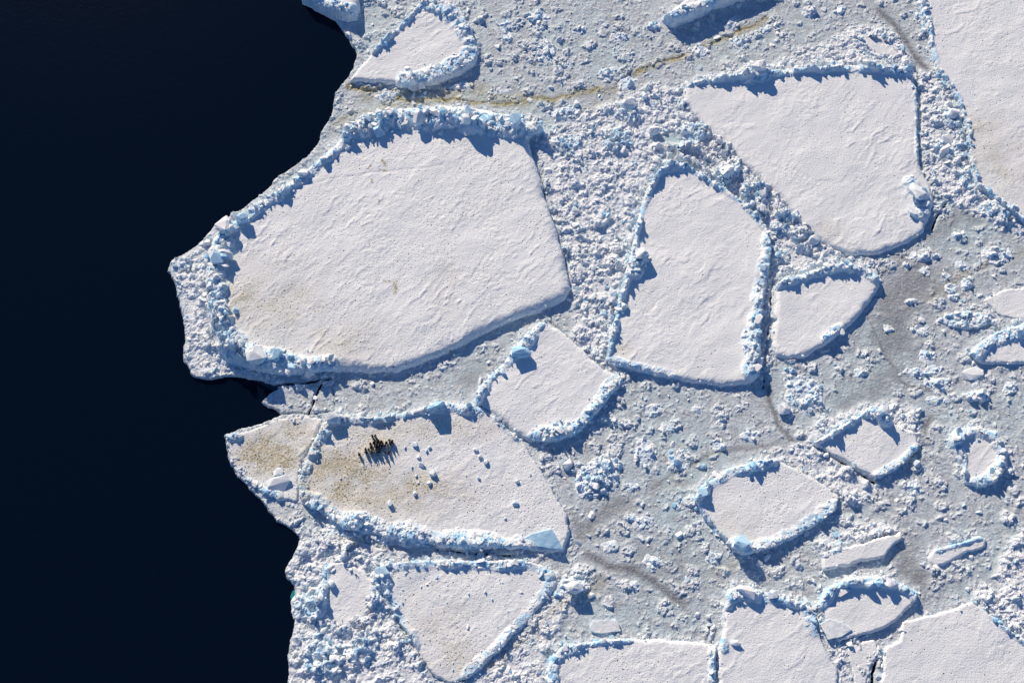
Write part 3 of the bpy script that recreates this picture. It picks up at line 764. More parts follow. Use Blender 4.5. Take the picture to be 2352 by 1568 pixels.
# bare slabs and boulders that stand out: label, x, y, length (sketch units), width ratio, thick ratio, rotation, tilt axis deg, tilt deg, mat, lift
ROCKS = [
    ('big rounded boulder of clear blue ice at the lower left rim of the largest floe', 596, 826, 48, 0.95, 0.8, 20, 0, 10, 'blue', 0.5),
    ('smaller blue ice boulder right of the big rounded boulder on the largest floe', 640, 822, 34, 0.8, 0.6, 60, 0, 20, 'blue', 0.5),
    ('large pale blue ice boulder at the left corner of the largest floe', 524, 530, 44, 0.95, 0.55, 40, 90, 15, 'blue', 0.5),
    ('round blue ice boulder on the upper left rim of the largest floe', 561, 512, 30, 0.95, 0.8, 10, 0, 10, 'blue', 0.5),
    ('rough ice boulder on the upper left rim, right of the round boulder', 700, 405, 30, 0.7, 0.7, 30, 0, 20, 'block', 0.4),
    ('glassy blue slab leaning on the right corner of the trapezoid floe', 2108, 443, 70, 0.75, 0.22, 20, 120, 24, 'blue', 0.5),
    ('smaller glassy slab under the leaning slab at the trapezoid floe', 2100, 490, 52, 0.6, 0.25, -30, 100, 30, 'blue', 0.4),
    ('tilted snowy block with flat top on the upper left side of the kite floe', 1197, 812, 52, 0.8, 0.45, -15, 180, 20, 'block', 0.5),
    ('broad flat slab lying on the shore ice left of the penguin floe', 640, 1112, 58, 0.7, 0.22, 20, 0, 12, 'white', 0.4),
    ('small square block beside the broad flat slab on the shore', 638, 1084, 26, 0.8, 0.5, 30, 0, 10, 'white', 0.35),
    ('pointed blue ice fin standing on the top ridge of the penguin floe', 1002, 935, 46, 0.35, 0.9, 20, 0, 5, 'blue', 0.4),
    ('rounded blue ice knob at the upper left corner of the penguin floe', 770, 965, 34, 0.8, 0.7, 0, 0, 5, 'blue', 0.45),
    ('flat light slab in the slush left of the right edge floe', 2236, 855, 62, 0.5, 0.2, 12, 0, 5, 'white', 0.3),
    ('blue ice block in the rubble right of the trapezoid floe, upper one', 2188, 262, 36, 0.7, 0.5, 50, 0, 20, 'block', 0.4),
    ('long pale slab in the rubble right of the trapezoid floe', 2168, 345, 48, 0.35, 0.25, 45, 0, 25, 'block', 0.4),
    ('flat pale slab tipped toward the top right floe, lower one', 2182, 318, 46, 0.7, 0.2, 20, 90, 18, 'block', 0.4),
    ('sunlit blue pyramid block above the pale melt pool', 1442, 240, 40, 0.9, 0.8, 40, 0, 10, 'block', 0.4),
    ('dark-shaded square block at the upper left of the pale melt pool', 1502, 302, 30, 0.8, 0.9, 30, 180, 30, 'block', 0.4),
    ('big glassy block at the top of the tall floe right side', 1668, 398, 40, 0.8, 0.7, 20, 0, 20, 'block', 0.4),
    ('blue boulder among rubble on the left side of the tall floe', 1470, 592, 34, 0.9, 0.8, 0, 0, 10, 'blue', 0.6),
    ('notched blue block at the top left corner of the notched floe', 1712, 1360, 46, 0.5, 0.5, -25, 180, 18, 'block', 0.4),
    ('white block on the right part of the notched floe ridge', 1776, 1366, 28, 0.7, 0.7, 10, 0, 10, 'white', 0.4),
    ('pale square slab between the small left floe and the wedge floe', 878, 1318, 36, 0.9, 0.3, 5, 0, 12, 'blue', 0.5),
    ('blocky berg piece with dark shadow below the lowest tip of the penguin floe', 1318, 1348, 40, 0.8, 0.7, 30, 0, 15, 'block', 0.5),
    ('blue block at the left edge of the notched floe, near the bottom', 1690, 1476, 26, 0.5, 0.5, -10, 0, 10, 'block', 0.4),
    ('round snow boulder at the bottom corner of the diamond floe', 1700, 1252, 40, 0.85, 0.75, 20, 0, 10, 'block', 0.5),
    ('chunky blue block at the head of the cluster below the tall floe', 1802, 938, 32, 0.9, 0.8, 10, 180, 15, 'block', 0.45),
    ('white block at the upper left of the cluster right of the penguin floe', 1305, 1065, 30, 0.7, 0.6, 50, 0, 10, 'white', 0.5),
    ('cyan-topped block on the trapezoid floe ridge, casting the widest shadow', 1737, 168, 40, 0.8, 0.8, 10, 0, 10, 'blue', 0.8),
    ('small bright block by the lower tip of the trapezoid floe', 1868, 552, 34, 0.8, 0.5, 40, 0, 20, 'white', 0.4),
]
CHUNKS = [(953, 1021, .95), (930, 1027, .5), (979, 1034, .65), (987, 1027, .6), (961, 1049, .8), (968, 1067, 1.0), (994, 1087, 1.5), (956, 1092, .5), (986, 1109, .85), (961, 1108, .4), (953, 1133, .85),
          (895, 1156, 1.1), (1093, 1032, .9), (1116, 1060, .9), (1099, 1096, .7), (1188, 1105, .8), (1184, 1156, 1.0), (1102, 1047, .8), (760, 992, .5), (946, 1072, .4), (782, 1098, .4), (1218, 1090, .5), (1160, 1190, .5)]

CRACKS = [([(2020, 25), (2055, 60), (2080, 100), (2110, 140), (2130, 165)], 9, 0.8), ([(1990, 725), (2008, 765), (2030, 815), (2060, 850), (2066, 875), (2090, 890), (2140, 898)], 4, 1.0), ([(2066, 875), (2075, 845)], 5, .5),
          ([(1763, 888), (1770, 930), (1785, 975), (1815, 1010), (1850, 1035)], 6, 0.8), ([(1375, 1185), (1395, 1170), (1430, 1150)], 16, 0.5), ([(1350, 1270), (1400, 1300), (1450, 1308), (1500, 1330), (1540, 1365), (1572, 1392)], 8, 0.9),
          ([(1310, 1190), (1330, 1225), (1370, 1200)], 16, 0.5), ([(2135, 960), (2118, 1010), (2085, 1060)], 9, 0.7), ([(1500, 1120), (1570, 1075), (1640, 1040), (1790, 1015)], 5, 0.5), ([(2080, 1300), (2110, 1330)], 26, 0.55),
          ([(2050, 1220), (2090, 1260)], 20, 0.4), ([(1400, 85), (1440, 75)], 8, 0.5), ([(1190, 820), (1130, 850), (1080, 875)], 26, 0.35), ([(2110, 640), (2060, 700), (2050, 770)], 55, 0.55), ([(2060, 860), (2000, 900), (1950, 930)], 30, 0.4), ([(1560, 1300), (1480, 1290)], 40, 0.3), ([(2140, 540), (2180, 510), (2240, 500)], 22, 0.4)]
# narrow open leads that show water: polyline, half width
LEADS = [([(708, 948), (718, 925), (722, 915), (732, 895), (740, 876)], 1.3), ([(650, 950), (690, 948), (712, 952), (760, 945)], 1.2), ([(765, 880), (768, 915), (772, 935)], 1.0), ([(640, 884), (700, 878), (760, 872)], 1.3),
         ([(1213, 318), (1224, 360), (1240, 410), (1250, 450), (1266, 500), (1284, 560), (1298, 610), (1306, 650)], 2.4), ([(1262, 740), (1300, 772), (1345, 820), (1385, 850)], 1.4), ([(1870, 1025), (1920, 1052), (1972, 1084), (2008, 1106)], 2.2),
         ([(2110, 170), (2114, 260), (2112, 330), (2114, 372), (2124, 400)], 4), ([(2175, 465), (2150, 500), (2140, 528)], 2.5), ([(1752, 890), (1756, 850), (1776, 640)], 2), ([(2012, 1510), (2004, 1545), (2002, 1600)], 3.5),
         ([(1395, 826), (1398, 845)], 2), ([(1010, 1480), (1035, 1540), (1040, 1600)], 2), ([(920, 1440), (1000, 1555)], 1.5), ([(1100, 1270), (1000, 1262), (1180, 1275)], 2)]
STAINS = [([(800, 203), (880, 212), (920, 225), (980, 232), (1040, 228), (1080, 238), (1150, 240), (1250, 226), (1350, 216), (1415, 202), (1445, 180), (1480, 160), (1560, 130), (1660, 92), (1760, 45)], 9, 1.15),
          ([(830, 225), (870, 212), (920, 222)], 14, 0.6), ([(930, 205), (1000, 215), (1100, 212), (1200, 230)], 24, 0.65), ([(2130, 690), (2180, 650), (2240, 618), (2300, 602), (2352, 575)], 10, 0.5), ([(780, 285), (900, 240), (1000, 235)], 15, 0.5), ([(1330, 262), (1400, 215)], 12, 0.4),
          ([(1440, 1180), (1540, 1110), (1640, 1060)], 14, 0.15), ([(1050, 1560), (1150, 1510), (1230, 1440), (1290, 1390)], 8, 0.45), ([(1000, 1480), (980, 1430)], 9, .3), ([(1290, 1395), (1330, 1370), (1380, 1330)], 14, .4), ([(1690, 1290), (1640, 1320)], 12, .3), ([(760, 1225), (900, 1265)], 12, .3)]
TEALS = [((1545, 325), 60, 28, 1.0), ((1820, 600), 60, 22, 0.8), ((2330, 1260), 30, 60, 0.9), ((1390, 900), 60, 30, 0.5), ((1500, 1420), 140, 50, 0.6), ((1300, 640), 40, 60, .3), ((1340, 760), 20, 40, .5), ((1780, 850), 60, 30, .5), ((1500, 930), 180, 50, .4),
         ((2290, 980), 120, 60, .4), ((1100, 1270), 60, 10, .8), ((980, 1490), 20, 40, .5), ((1250, 1440), 60, 60, .5), ((1200, 60), 200, 80, .4), ((1700, 90), 200, 60, .35), ((2230, 1370), 60, 30, .6)]

ORD = ['nearest', 'second nearest', 'third nearest', 'fourth nearest', 'fifth nearest', 'sixth nearest', 'seventh nearest', 'eighth nearest', 'ninth nearest', 'tenth nearest', 'eleventh nearest', 'twelfth nearest',
       'thirteenth nearest', 'fourteenth nearest', 'fifteenth nearest', 'sixteenth nearest', 'seventeenth nearest', 'eighteenth nearest', 'nineteenth nearest', 'twentieth nearest', 'twenty-first nearest',
       'twenty-second nearest', 'twenty-third nearest', 'twenty-fourth nearest']
NTH = ['first', 'second', 'third', 'fourth', 'fifth', 'sixth', 'seventh', 'eighth', 'ninth', 'tenth', 'eleventh', 'twelfth', 'thirteenth', 'fourteenth', 'fifteenth', 'sixteenth', 'seventeenth', 'eighteenth',
       'nineteenth', 'twentieth', 'twenty-first', 'twenty-second', 'twenty-third', 'twenty-fourth', 'twenty-fifth', 'twenty-sixth', 'twenty-seventh', 'twenty-eighth', 'twenty-ninth', 'thirtieth', 'thirty-first',
       'thirty-second', 'thirty-third', 'thirty-fourth', 'thirty-fifth', 'thirty-sixth']

COVER = np.full((NY, NX), -9.0)               # how deep inside a floe
HG = np.full((NY, NX), -0.45)                 # height of whatever lies on top


def height_at(x, y):
    i = np.clip(((np.asarray(x) - X0) / G).round().astype(int), 0, NX - 1)
    j = np.clip(((np.asarray(y) - Y0) / G).round().astype(int), 0, NY - 1)
    return HG[j, i]


def snapped(w, sdf):
    """pull the nodes next to an outline onto it so edges are not stepped"""
    gyv, gxv = np.gradient(sdf, G)
    g2 = np.maximum(gxv ** 2 + gyv ** 2, 0.2)
    m = np.abs(sdf) < 0.55 * G
    return w.X - np.where(m, sdf * gxv / g2, 0), w.Y - np.where(m, sdf * gyv / g2, 0)


# ------------------------------------------------------------------ sea
def build_sea():
    bm = bmesh.new()
    vs = [bm.verts.new(c) for c in ((-6000, -6000, 0), (6000, -6000, 0), (6000, 6000, 0), (-6000, 6000, 0))]
    bm.faces.new(vs)
    me = bpy.data.meshes.new('sea_mesh')
    bm.to_mesh(me)
    me.materials.append(MAT['sea'])
    o = link(bpy.data.objects.new('sea', me), None, (0, 0, -0.22))
    o['kind'] = 'structure'
    o['label'] = 'dark navy open sea water on the left'


build_sea()


# ------------------------------------------------------------------ floes
def drift(X, Y, sd_, terr, pits, rough=1.0, calm=1.0):
    """wind-worked snow: stipple, short scarps, thin terraces, trodden ground"""
    z = 0.12 * fbm(X, Y, 15, 3, sd_)
    th = R(42 + 8 * math.sin(sd_))
    wx = X + 0.9 * fbm(X, Y, 4, 3, sd_ + 9)
    wy = Y + 0.9 * fbm(X, Y, 4, 3, sd_ + 19)
    u, v = wx * math.cos(th) + wy * math.sin(th), -wx * math.sin(th) + wy * math.cos(th)
    amt = sstep(-0.15, 0.5, fbm(X, Y, 11, 2, sd_ + 29))
    amt2 = sstep(-0.3, 0.4, fbm(X, Y, 6.5, 3, sd_ + 49, 0.6))
    gate = sstep(0.05, 0.35, noise(u / 3.6, v / 1.5, sd_ + 31) + 0.35 * fbm(X, Y, 1.4, 2, sd_ + 33))
    q1 = -v / 1.7 + 0.7 * fbm(X, Y, 5.0, 3, sd_ + 35)
    f1 = q1 - np.floor(q1)
    p2 = noise(u / 1.7, v / 0.65, sd_ + 37) + 0.25 * fbm(X, Y, 0.6, 2, sd_ + 39)
    z = z + 0.16 * fbm(u * 0.7, v, 5.5, 3, sd_ + 45)
    z = z + rough * calm * (0.3 + 0.7 * amt) * (0.13 * gate * f1 ** 2 * sstep(1.0, 0.90, f1) + 0.05 * sstep(0.25, 0.55, p2))
    z = z + calm * (0.3 + 0.7 * rough) * (0.06 + 1.45 * amt2 ** 1.5) * 0.075 * fbm(u * 0.8, v, 0.62, 3, sd_ + 47, 0.8)
    if terr > 0:
        t = fbm(wx, wy * 1.5, 13, 3, sd_ + 41) * 3.0 + 20
        fr = t - np.floor(t)
        z = z + calm * terr * 0.04 * (np.floor(t) - 20 + sstep(0.0, 0.05, fr) - 0.75 * fr) * sstep(-0.2, 0.3, fbm(X, Y, 8, 2, sd_ + 43))
    if pits > 0:
        pm = sstep(-0.25, 0.3, fbm(X, Y, 12, 3, sd_ + 51) + 0.45 * (pits - 0.4))
        z = z + pits * pm * 0.045 * fbm(X, Y, 0.62, 2, 77, 0.8)
    return z


FL = []
for k, f in enumerate(FLOES):
    pts = at(f['out'], f['z'] * 0.8)
    w = win_of(pts, 1.2)
    X, Y = w.X, w.Y
    sdf = w.poly(pts) + 0.42 * fbm(X, Y, 2.6, 4, 200 + k, 0.6) + 0.06 * noise(X / 0.45, Y / 0.45, 210)
    z0 = f['z']
    calm = np.ones_like(X)
    for (c, rx, ry) in f.get('calm', []):
        cx, cy = at(c, z0)
        qd = ((X - cx) / (rx * M_PER)) ** 2 + ((Y - cy) / (ry * M_PER)) ** 2 + 0.5 * fbm(X, Y, 4, 3, 205)
        calm = np.minimum(calm, sstep(0.6, 1.3, qd))
    Z = z0 + drift(X, Y, 3 * k + 1, f['terr'], f['pits'], f.get('rough', 0.75), calm)
    Z = Z + 0.07 * (1 - calm) * (0.5 + 0.5 * fbm(X, Y, 5, 2, 206))
    for (pl, dp) in f.get('lines', []):
        dl, _ = w.line(at(pl, z0), 1)
        Z = Z - dp * np.exp(-((dl + 0.25 * fbm(X, Y, 1.5, 3, 207)) / 0.13) ** 2)
    b = max(f['bank'], 0.1) * (1 + 0.35 * noise(X / 3, Y / 3, 220 + k))
    e = 1 - np.sqrt(np.clip(1 - np.clip(1 - sdf / b, 0, 1) ** 2, 0, 1))
    Z = Z - 0.72 * z0 * e
    ice = 0.35 * sstep(0.25, 0.9, e)
    cand = []
    f1 = facets(X, Y, 1.5, 5 + k)
    f2 = facets(X, Y, 0.7, 45 + k)
    for (rp, hw, hh) in f['ridges']:
        rw = at(rp, z0)
        dr, al = w.line(rw)
        hwm = 1.12 * hw * M_PER * np.clip(1 + 0.75 * fbm(X, Y, 4.0, 3, 230 + k, 0.6), 0.35, 1.8)
        m = np.clip(1 - (dr / hwm) ** 2, 0, 1)
        mod = np.clip(0.78 + 0.75 * noise(al / 3.4, al * 0 + k + 0.37, 240) + 0.45 * noise(al / 1.1, al * 0 + k + 0.71, 241), 0.12, 1.7)
        add = hh * mod * m ** 0.7 * (0.30 + 0.50 * f1[0] + 0.36 * f2[0]) * sstep(-0.25, 0.25, sdf)
        Z = Z + add
        ice = np.maximum(ice, 0.95 * m ** 0.5 * sstep(-0.5, 0.2, fbm(X, Y, 2.2, 3, 246)))
        # resting places for the blocks of this ridge
        seg = np.linalg.norm(np.diff(rw, axis=0), axis=1)
        L = seg.sum()
        n = int(L * 2 * hw * M_PER * 3.6) + 4
        cum = np.concatenate([[0], np.cumsum(seg)])
        t = rng.uniform(0, L, n)
        i = np.clip(np.searchsorted(cum, t) - 1, 0, len(seg) - 1)
        fr = ((t - cum[i]) / seg[i])[:, None]
        P = rw[i] * (1 - fr) + rw[i + 1] * fr + rng.normal(0, hw * M_PER * 0.55, (n, 2))
        keepb = rng.random(n) < 0.25 + 0.7 * np.clip(0.78 + 0.75 * noise(t / 3.4, t * 0 + k + 0.37, 240), 0, 1.4)
        P, n = P[keepb], int(keepb.sum())
        S = sizes(n, 0.2, 0.75 + 1.0 * hh, 2.1) * (0.8 + 0.2 * hh) * np.clip(1 + 0.8 * noise(P[:, 0] / 3, P[:, 1] / 3, 245), 0.4, 1.7)
        cand.append((P, S))
    stain = np.zeros_like(Z)
    for (c, rx, ry, s) in f.get('stains', []):
        cx, cy = at(c, z0)
        q = ((X - cx) / (rx * M_PER)) ** 2 + ((Y - cy) / (ry * M_PER)) ** 2
        stain = np.maximum(stain, 2.1 * s * np.exp(-q * 0.7) * np.clip(0.75 + 1.0 * fbm(X, Y, 3, 4, 250), 0, 1.6))
    for (pl, hw, s) in f.get('marks', []):
        dl, _ = w.line(at(pl, z0), 1)
        stain = np.maximum(stain, 2.4 * s * np.exp(-((dl + 0.12 * fbm(X, Y, 0.6, 2, 251)) / hw) ** 2))
    pit = f['pits'] * sstep(-0.35, 0.3, fbm(X, Y, 9, 3, 260 + k)) + 0.6 * np.minimum(stain, 1)
    pit = pit * (1 - np.clip(ice * 1.5, 0, 1)) + 0.02
    below = np.clip(-sdf / 0.3, 0, 1)
    Z = Z * (1 - below) + below * (-0.45)
    COVER[w.sl] = np.maximum(COVER[w.sl], sdf)
    HG[w.sl] = np.maximum(HG[w.sl], np.where(sdf > 0, Z, -0.45))
    FL.append(dict(f=f, w=w, sdf=sdf, Z=Z, masks=(ice, stain, pit), cand=cand, pts=pts))

for d in FL:
    f, w = d['f'], d['w']
    c = d['pts'].mean(0)
    org = (float(c[0]), float(c[1]), 0.0)
    root = thing('ice_floe', f['label'], 'ice floe', org, 'ice floes packed at the sea edge')
    d['root'], d['org'] = root, org
    Xs, Ys = snapped(w, d['sdf'])
    me = grid_mesh('floe_mesh', w, Xs, Ys, d['Z'], d['sdf'] > -0.5, MAT['snow'], (*d['masks'], np.ones_like(d['Z'])), org)
    link(bpy.data.objects.new('snow_slab', me), root)

# ------------------------------------------------------------------ the frozen slush between the floes
full = Win(X0, X1, Y0, Y1)
BX, BY = full.X, full.Y
edge_pts = at(EDGE, 0.1)
ES = full.poly(edge_pts, 4)
ES = ES + 0.45 * fbm(BX, BY, 2.8, 5, 300, 0.65) + 0.10 * fbm(BX, BY, 0.7, 2, 305)
need = (ES > -0.6) & (COVER < 1.2)
big = fbm(BX, BY, 5.5, 3, 310)
mid = fbm(BX, BY, 1.7, 3, 320)
WX, WY = BX + 0.85 * fbm(BX, BY, 1.9, 3, 321, 0.6), BY + 0.85 * fbm(BX, BY, 1.9, 3, 326, 0.6)
c1 = facets(WX, WY * 1.25, 3.0, 330)           # cakes
c2 = facets(WX, WY, 1.0, 340)
c3 = facets(BX + 0.3 * mid, BY, 0.48, 350)
darkb = np.zeros_like(BX)
for (pl, hw, s) in CRACKS:
    p = wander(at(pl, 0), 0.7, 384)
    w = win_of(p, hw * M_PER * 2 + 1)
    dr, _ = w.line(p)
    m = np.exp(-(np.maximum(dr + 0.25 * fbm(w.X, w.Y, 1.5, 3, 381, 0.6), 0) / (hw * M_PER * (1.15 + 0.7 * fbm(w.X, w.Y, 2, 3, 380)))) ** 2) * min(1.0, s * 1.35)
    darkb[w.sl] = np.maximum(darkb[w.sl], m)
still = 1 - 0.92 * np.clip(darkb * 1.3, 0, 1)
frag = still * sstep(-0.25, 0.35, fbm(BX, BY, 2.6, 3, 328, 0.6))
BZ = 0.05 + 0.05 * big + 0.045 * mid + (0.025 + 0.11 * frag) * c3[0] * c3[0] + 0.06 * frag * c2[0] * c2[0]
cake_r = 0.45 + 1.1 * ((c1[2] * 7.3) % 1.0)
cake = sstep(0.0, 0.45, cake_r - c1[3] * (1 + 0.5 * mid)) * sstep(0.35, 0.6, c1[2] + 0.35 * big) * still
lump = still * sstep(0.12, 0.5, big + 0.5 * mid)
BZ = BZ + cake * (0.05 + 0.26 * c2[0] + 0.10 * c3[0]) + lump * (0.14 * c2[0] + 0.07 * c3[0]) + 0.03 * fbm(BX, BY, 0.6, 2, 327)
white = 0.75 * cake * sstep(0.2, 0.6, c2[0] * 0.6 + c3[0] * 0.4) + 0.45 * lump * sstep(0.3, 0.7, c3[0])
white = np.maximum(white, 0.6 * frag * sstep(0.45, 0.95, c3[0]))
stainb, tealb = np.zeros_like(BZ), np.zeros_like(BZ)
FMASK = []
CL = sstep(-0.02, 0.42, 0.55 * (1 - 2.6 * np.abs(fbm(BX * 0.8 + BY * 0.3, BY * 0.6, 4.2, 2, 372))) + 0.9 * fbm(BX, BY, 2.6, 3, 371, 0.6)) * 1.3
for (lab, out, hgt, dens) in FIELDS:
    p = at(out, 0.2)
    w = win_of(p, 2.5)
    s = w.poly(p) + 0.9 * fbm(w.X, w.Y, 3.0, 3, 360)
    m = sstep(-0.7, 0.9, s)
    FMASK.append((w, s))
    big1 = facets(WX[w.sl], WY[w.sl], 1.15, 370, 1.3)[0]
    clump = CL[w.sl] if hgt < 0.7 else np.clip(CL[w.sl] * 1.2 + 0.3, 0, 1.5)
    BZ[w.sl] += m * hgt * (0.14 + 0.62 * big1 * clump + 0.30 * c2[0][w.sl] * clump + 0.12 * c3[0][w.sl] + 0.12 * c2[0][w.sl]) + 0.3 * m * sstep(-2.2, 0.1, COVER[w.sl]) * c2[0][w.sl]
    white[w.sl] = np.maximum(white[w.sl], m * (0.82 + 0.15 * c2[0][w.sl] + 0.1 * clump))
# a rim of crushed snow along the water
rim = sstep(1.8, 0.3, ES) * (ES > -0.3)
BZ += rim * (0.10 + 0.12 * c2[0])
white = np.maximum(white, 0.6 * rim * c2[0] * 1.3)
# apron of crumbs round the floes
ap = sstep(-1.6, -0.2, COVER)
white = np.maximum(white, 0.55 * ap * c3[0] * 1.4)
BZ += 0.08 * ap * c2[0]
for (pl, hw, s) in STAINS:
    p = wander(at(pl, 0), 1.5, 388)
    w = win_of(p, hw * M_PER * 2 + 2)
    dr, _ = w.line(p)
    dr = np.maximum(dr + 0.3 * fbm(w.X, w.Y, 1.5, 3, 390, 0.6), 0)
    m = np.exp(-(dr / (hw * M_PER)) ** 2) * s
    stainb[w.sl] = np.maximum(stainb[w.sl], m * np.clip(0.8 + 0.9 * fbm(w.X, w.Y, 3, 3, 391), 0, 1.4))
    if hw == 9:
        BZ[w.sl] -= 0.13 * np.exp(-(dr / 0.2) ** 2) * sstep(-0.5, 0.0, fbm(w.X, w.Y, 5, 2, 392))
for (c, rx, ry, s) in TEALS:
    cx, cy = at(c, 0)
    q = ((BX - cx) / (rx * M_PER)) ** 2 + ((BY - cy) / (ry * M_PER)) ** 2
    tealb = np.maximum(tealb, s * np.exp(-q))
pool = at((1548, 322), 0)
pm = np.exp(-(((BX - pool[0]) / 3.0) ** 2 + ((BY - pool[1]) / 1.3) ** 2) ** 2)
BZ = BZ * (1 - pm) + pm * 0.12
white *= 1 - pm
tealb = np.maximum(tealb, pm)
for (pl, hw) in LEADS:
    p = wander(at(pl, 0), 0.5, 397)
    w = win_of(p, 1.5)
    dr, _ = w.line(p, 1)
    dr = dr + 0.10 * fbm(w.X, w.Y, 0.9, 2, 395)
    BZ[w.sl] -= (0.8 if hw in (2.2, 3.5, 1.3) else 0.34) * sstep(0.14, -0.06, dr - min(hw, 2.2) * M_PER)
below = np.clip(-ES / 0.3, 0, 1)
BZ = BZ * (1 - below) + below * (-0.5)
tealb = np.maximum(tealb, 0.12 + 0.5 * sstep(-0.1, 0.5, fbm(BX, BY, 16, 3, 396)))
HG = np.maximum(HG, np.where(ES > 0, BZ, -0.45))
slush = bpy.data.objects.new('brash_ice', grid_mesh('brash_ice_mesh', full, *snapped(full, ES), BZ, need & (ES > -0.6), MAT['slush'], (white, stainb, tealb, darkb), (0, 0, 0)))
slush['kind'] = 'structure'
slush['label'] = 'grey and white frozen slush with small ice chunks between the floes'
link(slush)


def far_ice():
    """the pack goes on past the surveyed ground"""
    xe = float(edge_pts[0][0])
    xs = float(edge_pts[64][0])
    bm = bmesh.new()
    for q in ([(xe, Y1), (4000, Y1), (4000, 4000), (xe - 300, 4000)], [(X1, Y0), (4000, Y0), (4000, Y1), (X1, Y1)], [(xs - 200, -4000), (4000, -4000), (4000, Y0), (xs, Y0)]):
        bm.faces.new([bm.verts.new((x, y, 0.03)) for x, y in q])
    me = bpy.data.meshes.new('pack_ice_mesh')
    bm.to_mesh(me)
    a = me.color_attributes.new('mask', 'FLOAT_COLOR', 'POINT')
    for d_ in a.data:
        d_.color = (0.4, 0, 0.2, 0)
    me.materials.append(MAT['slush'])
    o = link(bpy.data.objects.new('pack_ice', me))
    o['kind'] = 'structure'


far_ice()

# blocks heaped on the ridges and broken edges of the floes
for d in FL:
    f, w, root, org = d['f'], d['w'], d['root'], d['org']
    PP, SS = [], []
    for P, S in d['cand']:
        PP.append(P)
        SS.append(S)
    ring = np.where((d['sdf'] > -0.7) & (d['sdf'] < 0.45))
    n = int(len(ring[0]) * G * G * 1.3)
    q = rng.integers(0, len(ring[0]), n)
    P = np.stack([w.X[ring][q], w.Y[ring][q]], -1)
    q = rng.random(n) < 0.15 + 0.85 * sstep(-0.2, 0.4, noise(P[:, 0] / 4.5, P[:, 1] / 4.5, 248))
    PP.append(P[q])
    SS.append(sizes(int(q.sum()), 0.17, 0.9, 2.8))
    if f.get('crumbs'):
        n = f['crumbs']
        i = rng.integers(0, d['Z'].size, n * 4)
        ok = d['sdf'].ravel()[i] > 1.0
        i = i[ok][:n]
        PP.append(np.stack([w.X.ravel()[i], w.Y.ravel()[i]], -1))
        SS.append(sizes(len(i), 0.22, 0.7))
    if PP:
        P, S = np.concatenate(PP), np.concatenate(SS)
        z = height_at(P[:, 0], P[:, 1])
        ok = z > 0.0
        put_blocks(root, org, np.column_stack([P, z])[ok], S[ok], 'block', 'rubble', cap=170, min_size=0.48, slab=0.45)

# chunks frozen into the slush
n = 120000
P = np.column_stack([rng.uniform(X0, X1, n), rng.uniform(Y0, Y1, n)])
i = ((P[:, 0] - X0) / G).astype(int)
j = ((P[:, 1] - Y0) / G).astype(int)
ok = (ES[j, i] > 0.3) & (COVER[j, i] < 0.0) & (rng.random(n) < 0.22 + 0.7 * np.clip(cake[j, i] + lump[j, i] + ap[j, i] * 0.7, 0, 1)) & (pm[j, i] < 0.3) & (darkb[j, i] < 0.35)
P = P[ok]
put_blocks(slush, (0, 0, 0), np.column_stack([P, height_at(P[:, 0], P[:, 1])]), sizes(len(P), 0.16, 1.5, 3.1), 'white', 'whiterub', part='ice_chunk', min_size=0.5, flat=0.8, slab=0.4, blue=0.03, sink=0.0)

# ------------------------------------------------------------------ jammed rubble fields
for (lab, out, hgt, dens), (w, s) in zip(FIELDS, FMASK):
    p = at(out, 0.2)
    c = p.mean(0)
    root = thing('ice_rubble', lab, 'ice rubble', (float(c[0]), float(c[1]), 0.0), 'rubble jammed between floes')
    inside = np.where((s > 0) & (COVER[w.sl] < (0.75 if hgt != 0.45 or lab[0] != 'w' else 0.1)) & (ES[w.sl] > 0.2) & (pm[w.sl] < 0.4))
    area = len(inside[0]) * G * G
    n = int(area * dens * 2.0)
    if n < 5:
        continue
    q = rng.integers(0, len(inside[0]), n)
    P = np.stack([w.X[inside][q], w.Y[inside][q]], -1) + rng.uniform(-0.08, 0.08, (n, 2))
    q = rng.random(n) < 0.14 + 0.86 * np.clip(CL[((P[:, 1] - Y0) / G).astype(int), ((P[:, 0] - X0) / G).astype(int)], 0, 1)
    P, n = P[q], int(q.sum())
    S = sizes(n, 0.17, min(1.2, 0.8 + 1.0 * hgt), 2.5) * np.clip(1 + 0.9 * noise(P[:, 0] / 4, P[:, 1] / 4, 246), 0.45, 1.7)
    put_blocks(root, (float(c[0]), float(c[1]), 0.0), np.column_stack([P, height_at(P[:, 0], P[:, 1])]), S, 'block', 'rubble', cap=290, min_size=0.48, flat=0.55, slab=0.6, blue=0.08, sink=-0.06)

